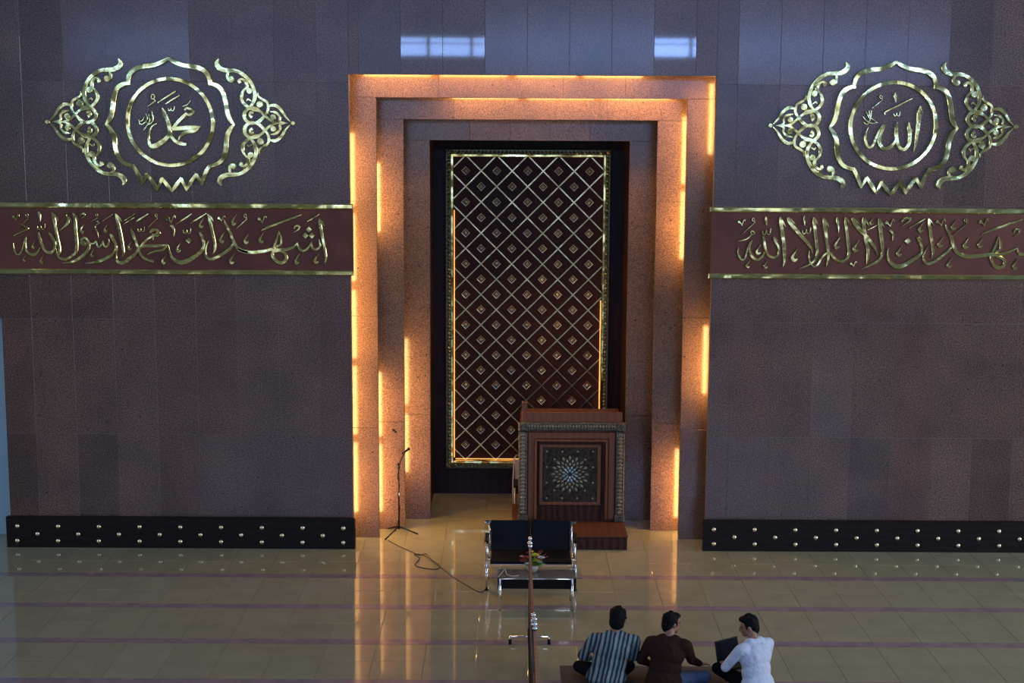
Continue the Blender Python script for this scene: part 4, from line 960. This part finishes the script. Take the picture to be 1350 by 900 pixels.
legs0 = {-1: [(-.34, .24, .12), (.06, .36, .06), (.17, .34, .045)], 1: [(.34, .24, .12), (-.06, .30, .06), (-.17, .28, .045)]}
lp = F(799, 904)
person('person in a striped shirt and dark trousers sitting cross-legged with back turned', (lp.x, lp.y, .012), R(-6), .12, .19, R(-12), R(18), stripe_mat(), mat('dark_trousers', (.008, .008, .012), .9, spec=.05),
       {-1: [(-.27, .08, .30), (-.20, .30, .19), (-.14, .37, .17)], 1: [(.30, .10, .31), (.26, .32, .20), (.22, .40, .17)]}, {-1: [(-.32, .22, .12), (.06, .36, .06), (.17, .34, .045)], 1: [(.25, .30, .12), (-.06, .32, .06), (-.17, .30, .045)]}, hs=1.14, girth=1.2, bag=1.15)
lp = F(875, 910)
person('person in a dark brown shirt and blue jeans sitting in the middle, head turned right', (lp.x, lp.y, .012), R(-16), .16, .08, R(-52), R(6), mat('brown_cloth', (.036, .015, .009), .9, spec=.1, bump=(9, .7, .05), noise=(5, (.034, .016, .011), 3, .3, .7)), mat('jeans', (.045, .075, .145), .8, noise=(40, (.07, .11, .19), 2, .3, .7)),
       {-1: [(-.27, .04, .30), (-.20, .26, .18), (-.14, .34, .16)], 1: [(.28, .12, .33), (.36, .30, .225), (.42, .38, .21)]}, {-1: [(-.18, .34, .12), (.06, .38, .06), (.17, .34, .045)], 1: [(.42, .26, .10), (.02, .34, .06), (-.10, .34, .045)]}, hs=1.03, girth=1.1, bag=1.05)
lp = F(996, 916)
person('person in a white shirt and black trousers sitting with a laptop, face turned left', (lp.x, lp.y, .012), R(34), .22, .06, R(50), R(14), mat('white_cloth', (.58, .63, .74), .8, bump=(9, .8, .05), noise=(3, (.50, .56, .68), 3, .3, .7)), mat('black_trousers', (.005, .005, .006), .9, spec=.05),
       {-1: [(-.27, .20, .30), (-.12, .40, .24), (-.06, .47, .235)], 1: [(.28, .14, .30), (.18, .38, .24), (.12, .45, .235)]}, {-1: [(-.22, .38, .22), (.02, .46, .06), (.13, .44, .045)], 1: [(.32, .26, .12), (-.04, .34, .06), (-.15, .32, .045)]}, short=True, hs=1.03, girth=1.14, bag=1.05)
# laptop on the lap of the third person
LT = tag(empty('laptop', (0, 0, 0), R(34)), 'open black laptop on the lap of the person in white', 'laptop')
rot = Matrix.Rotation(R(34), 3, 'Z'); LT.location = Vector((lp.x, lp.y, 0)) + rot @ Vector((.08, .40, .20))
MB().bevbox((-.17, -.12, 0), (.17, .12, .022), .003).build('base', black_paint, LT)
MB().box((-.15, -.10, .022), (.15, .04, .024)).build('keyboard', mat('keys', (.03, .03, .032), .5), LT)
b = MB(); t = R(14); v = []
for (x, h) in ((-.17, 0), (.17, 0), (.17, .235), (-.17, .235)):
    v += [(x, .12 + h * math.sin(t), .022 + h * math.cos(t)), (x, .128 + h * math.sin(t), .022 + h * math.cos(t))]
b.add(v, [(0, 2, 4, 6), (1, 7, 5, 3), (0, 1, 3, 2), (2, 3, 5, 4), (4, 5, 7, 6), (6, 7, 1, 0)]); ld = b.build('lid', black_paint, LT)
b = MB(); v = [(x, .1185 + h * math.sin(t), .022 + h * math.cos(t)) for (x, h) in ((-.158, .014), (.158, .014), (.158, .222), (-.158, .222))]
b.add(v, [(0, 1, 2, 3)]); b.build('screen', mat('screen', (.004, .006, .011), .6, spec=.03), ld)
# thin sheet added for the darker floor patch under the group
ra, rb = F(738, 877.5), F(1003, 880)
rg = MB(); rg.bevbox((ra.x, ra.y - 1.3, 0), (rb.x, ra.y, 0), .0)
b = MB(); b.box((ra.x, ra.y - 1.25, .0008), (rb.x, ra.y, .006)); tag(b.build('floor_sheet', sheet_mat), 'thin brown sheet added over the darker floor patch under the seated people', 'floor_sheet')
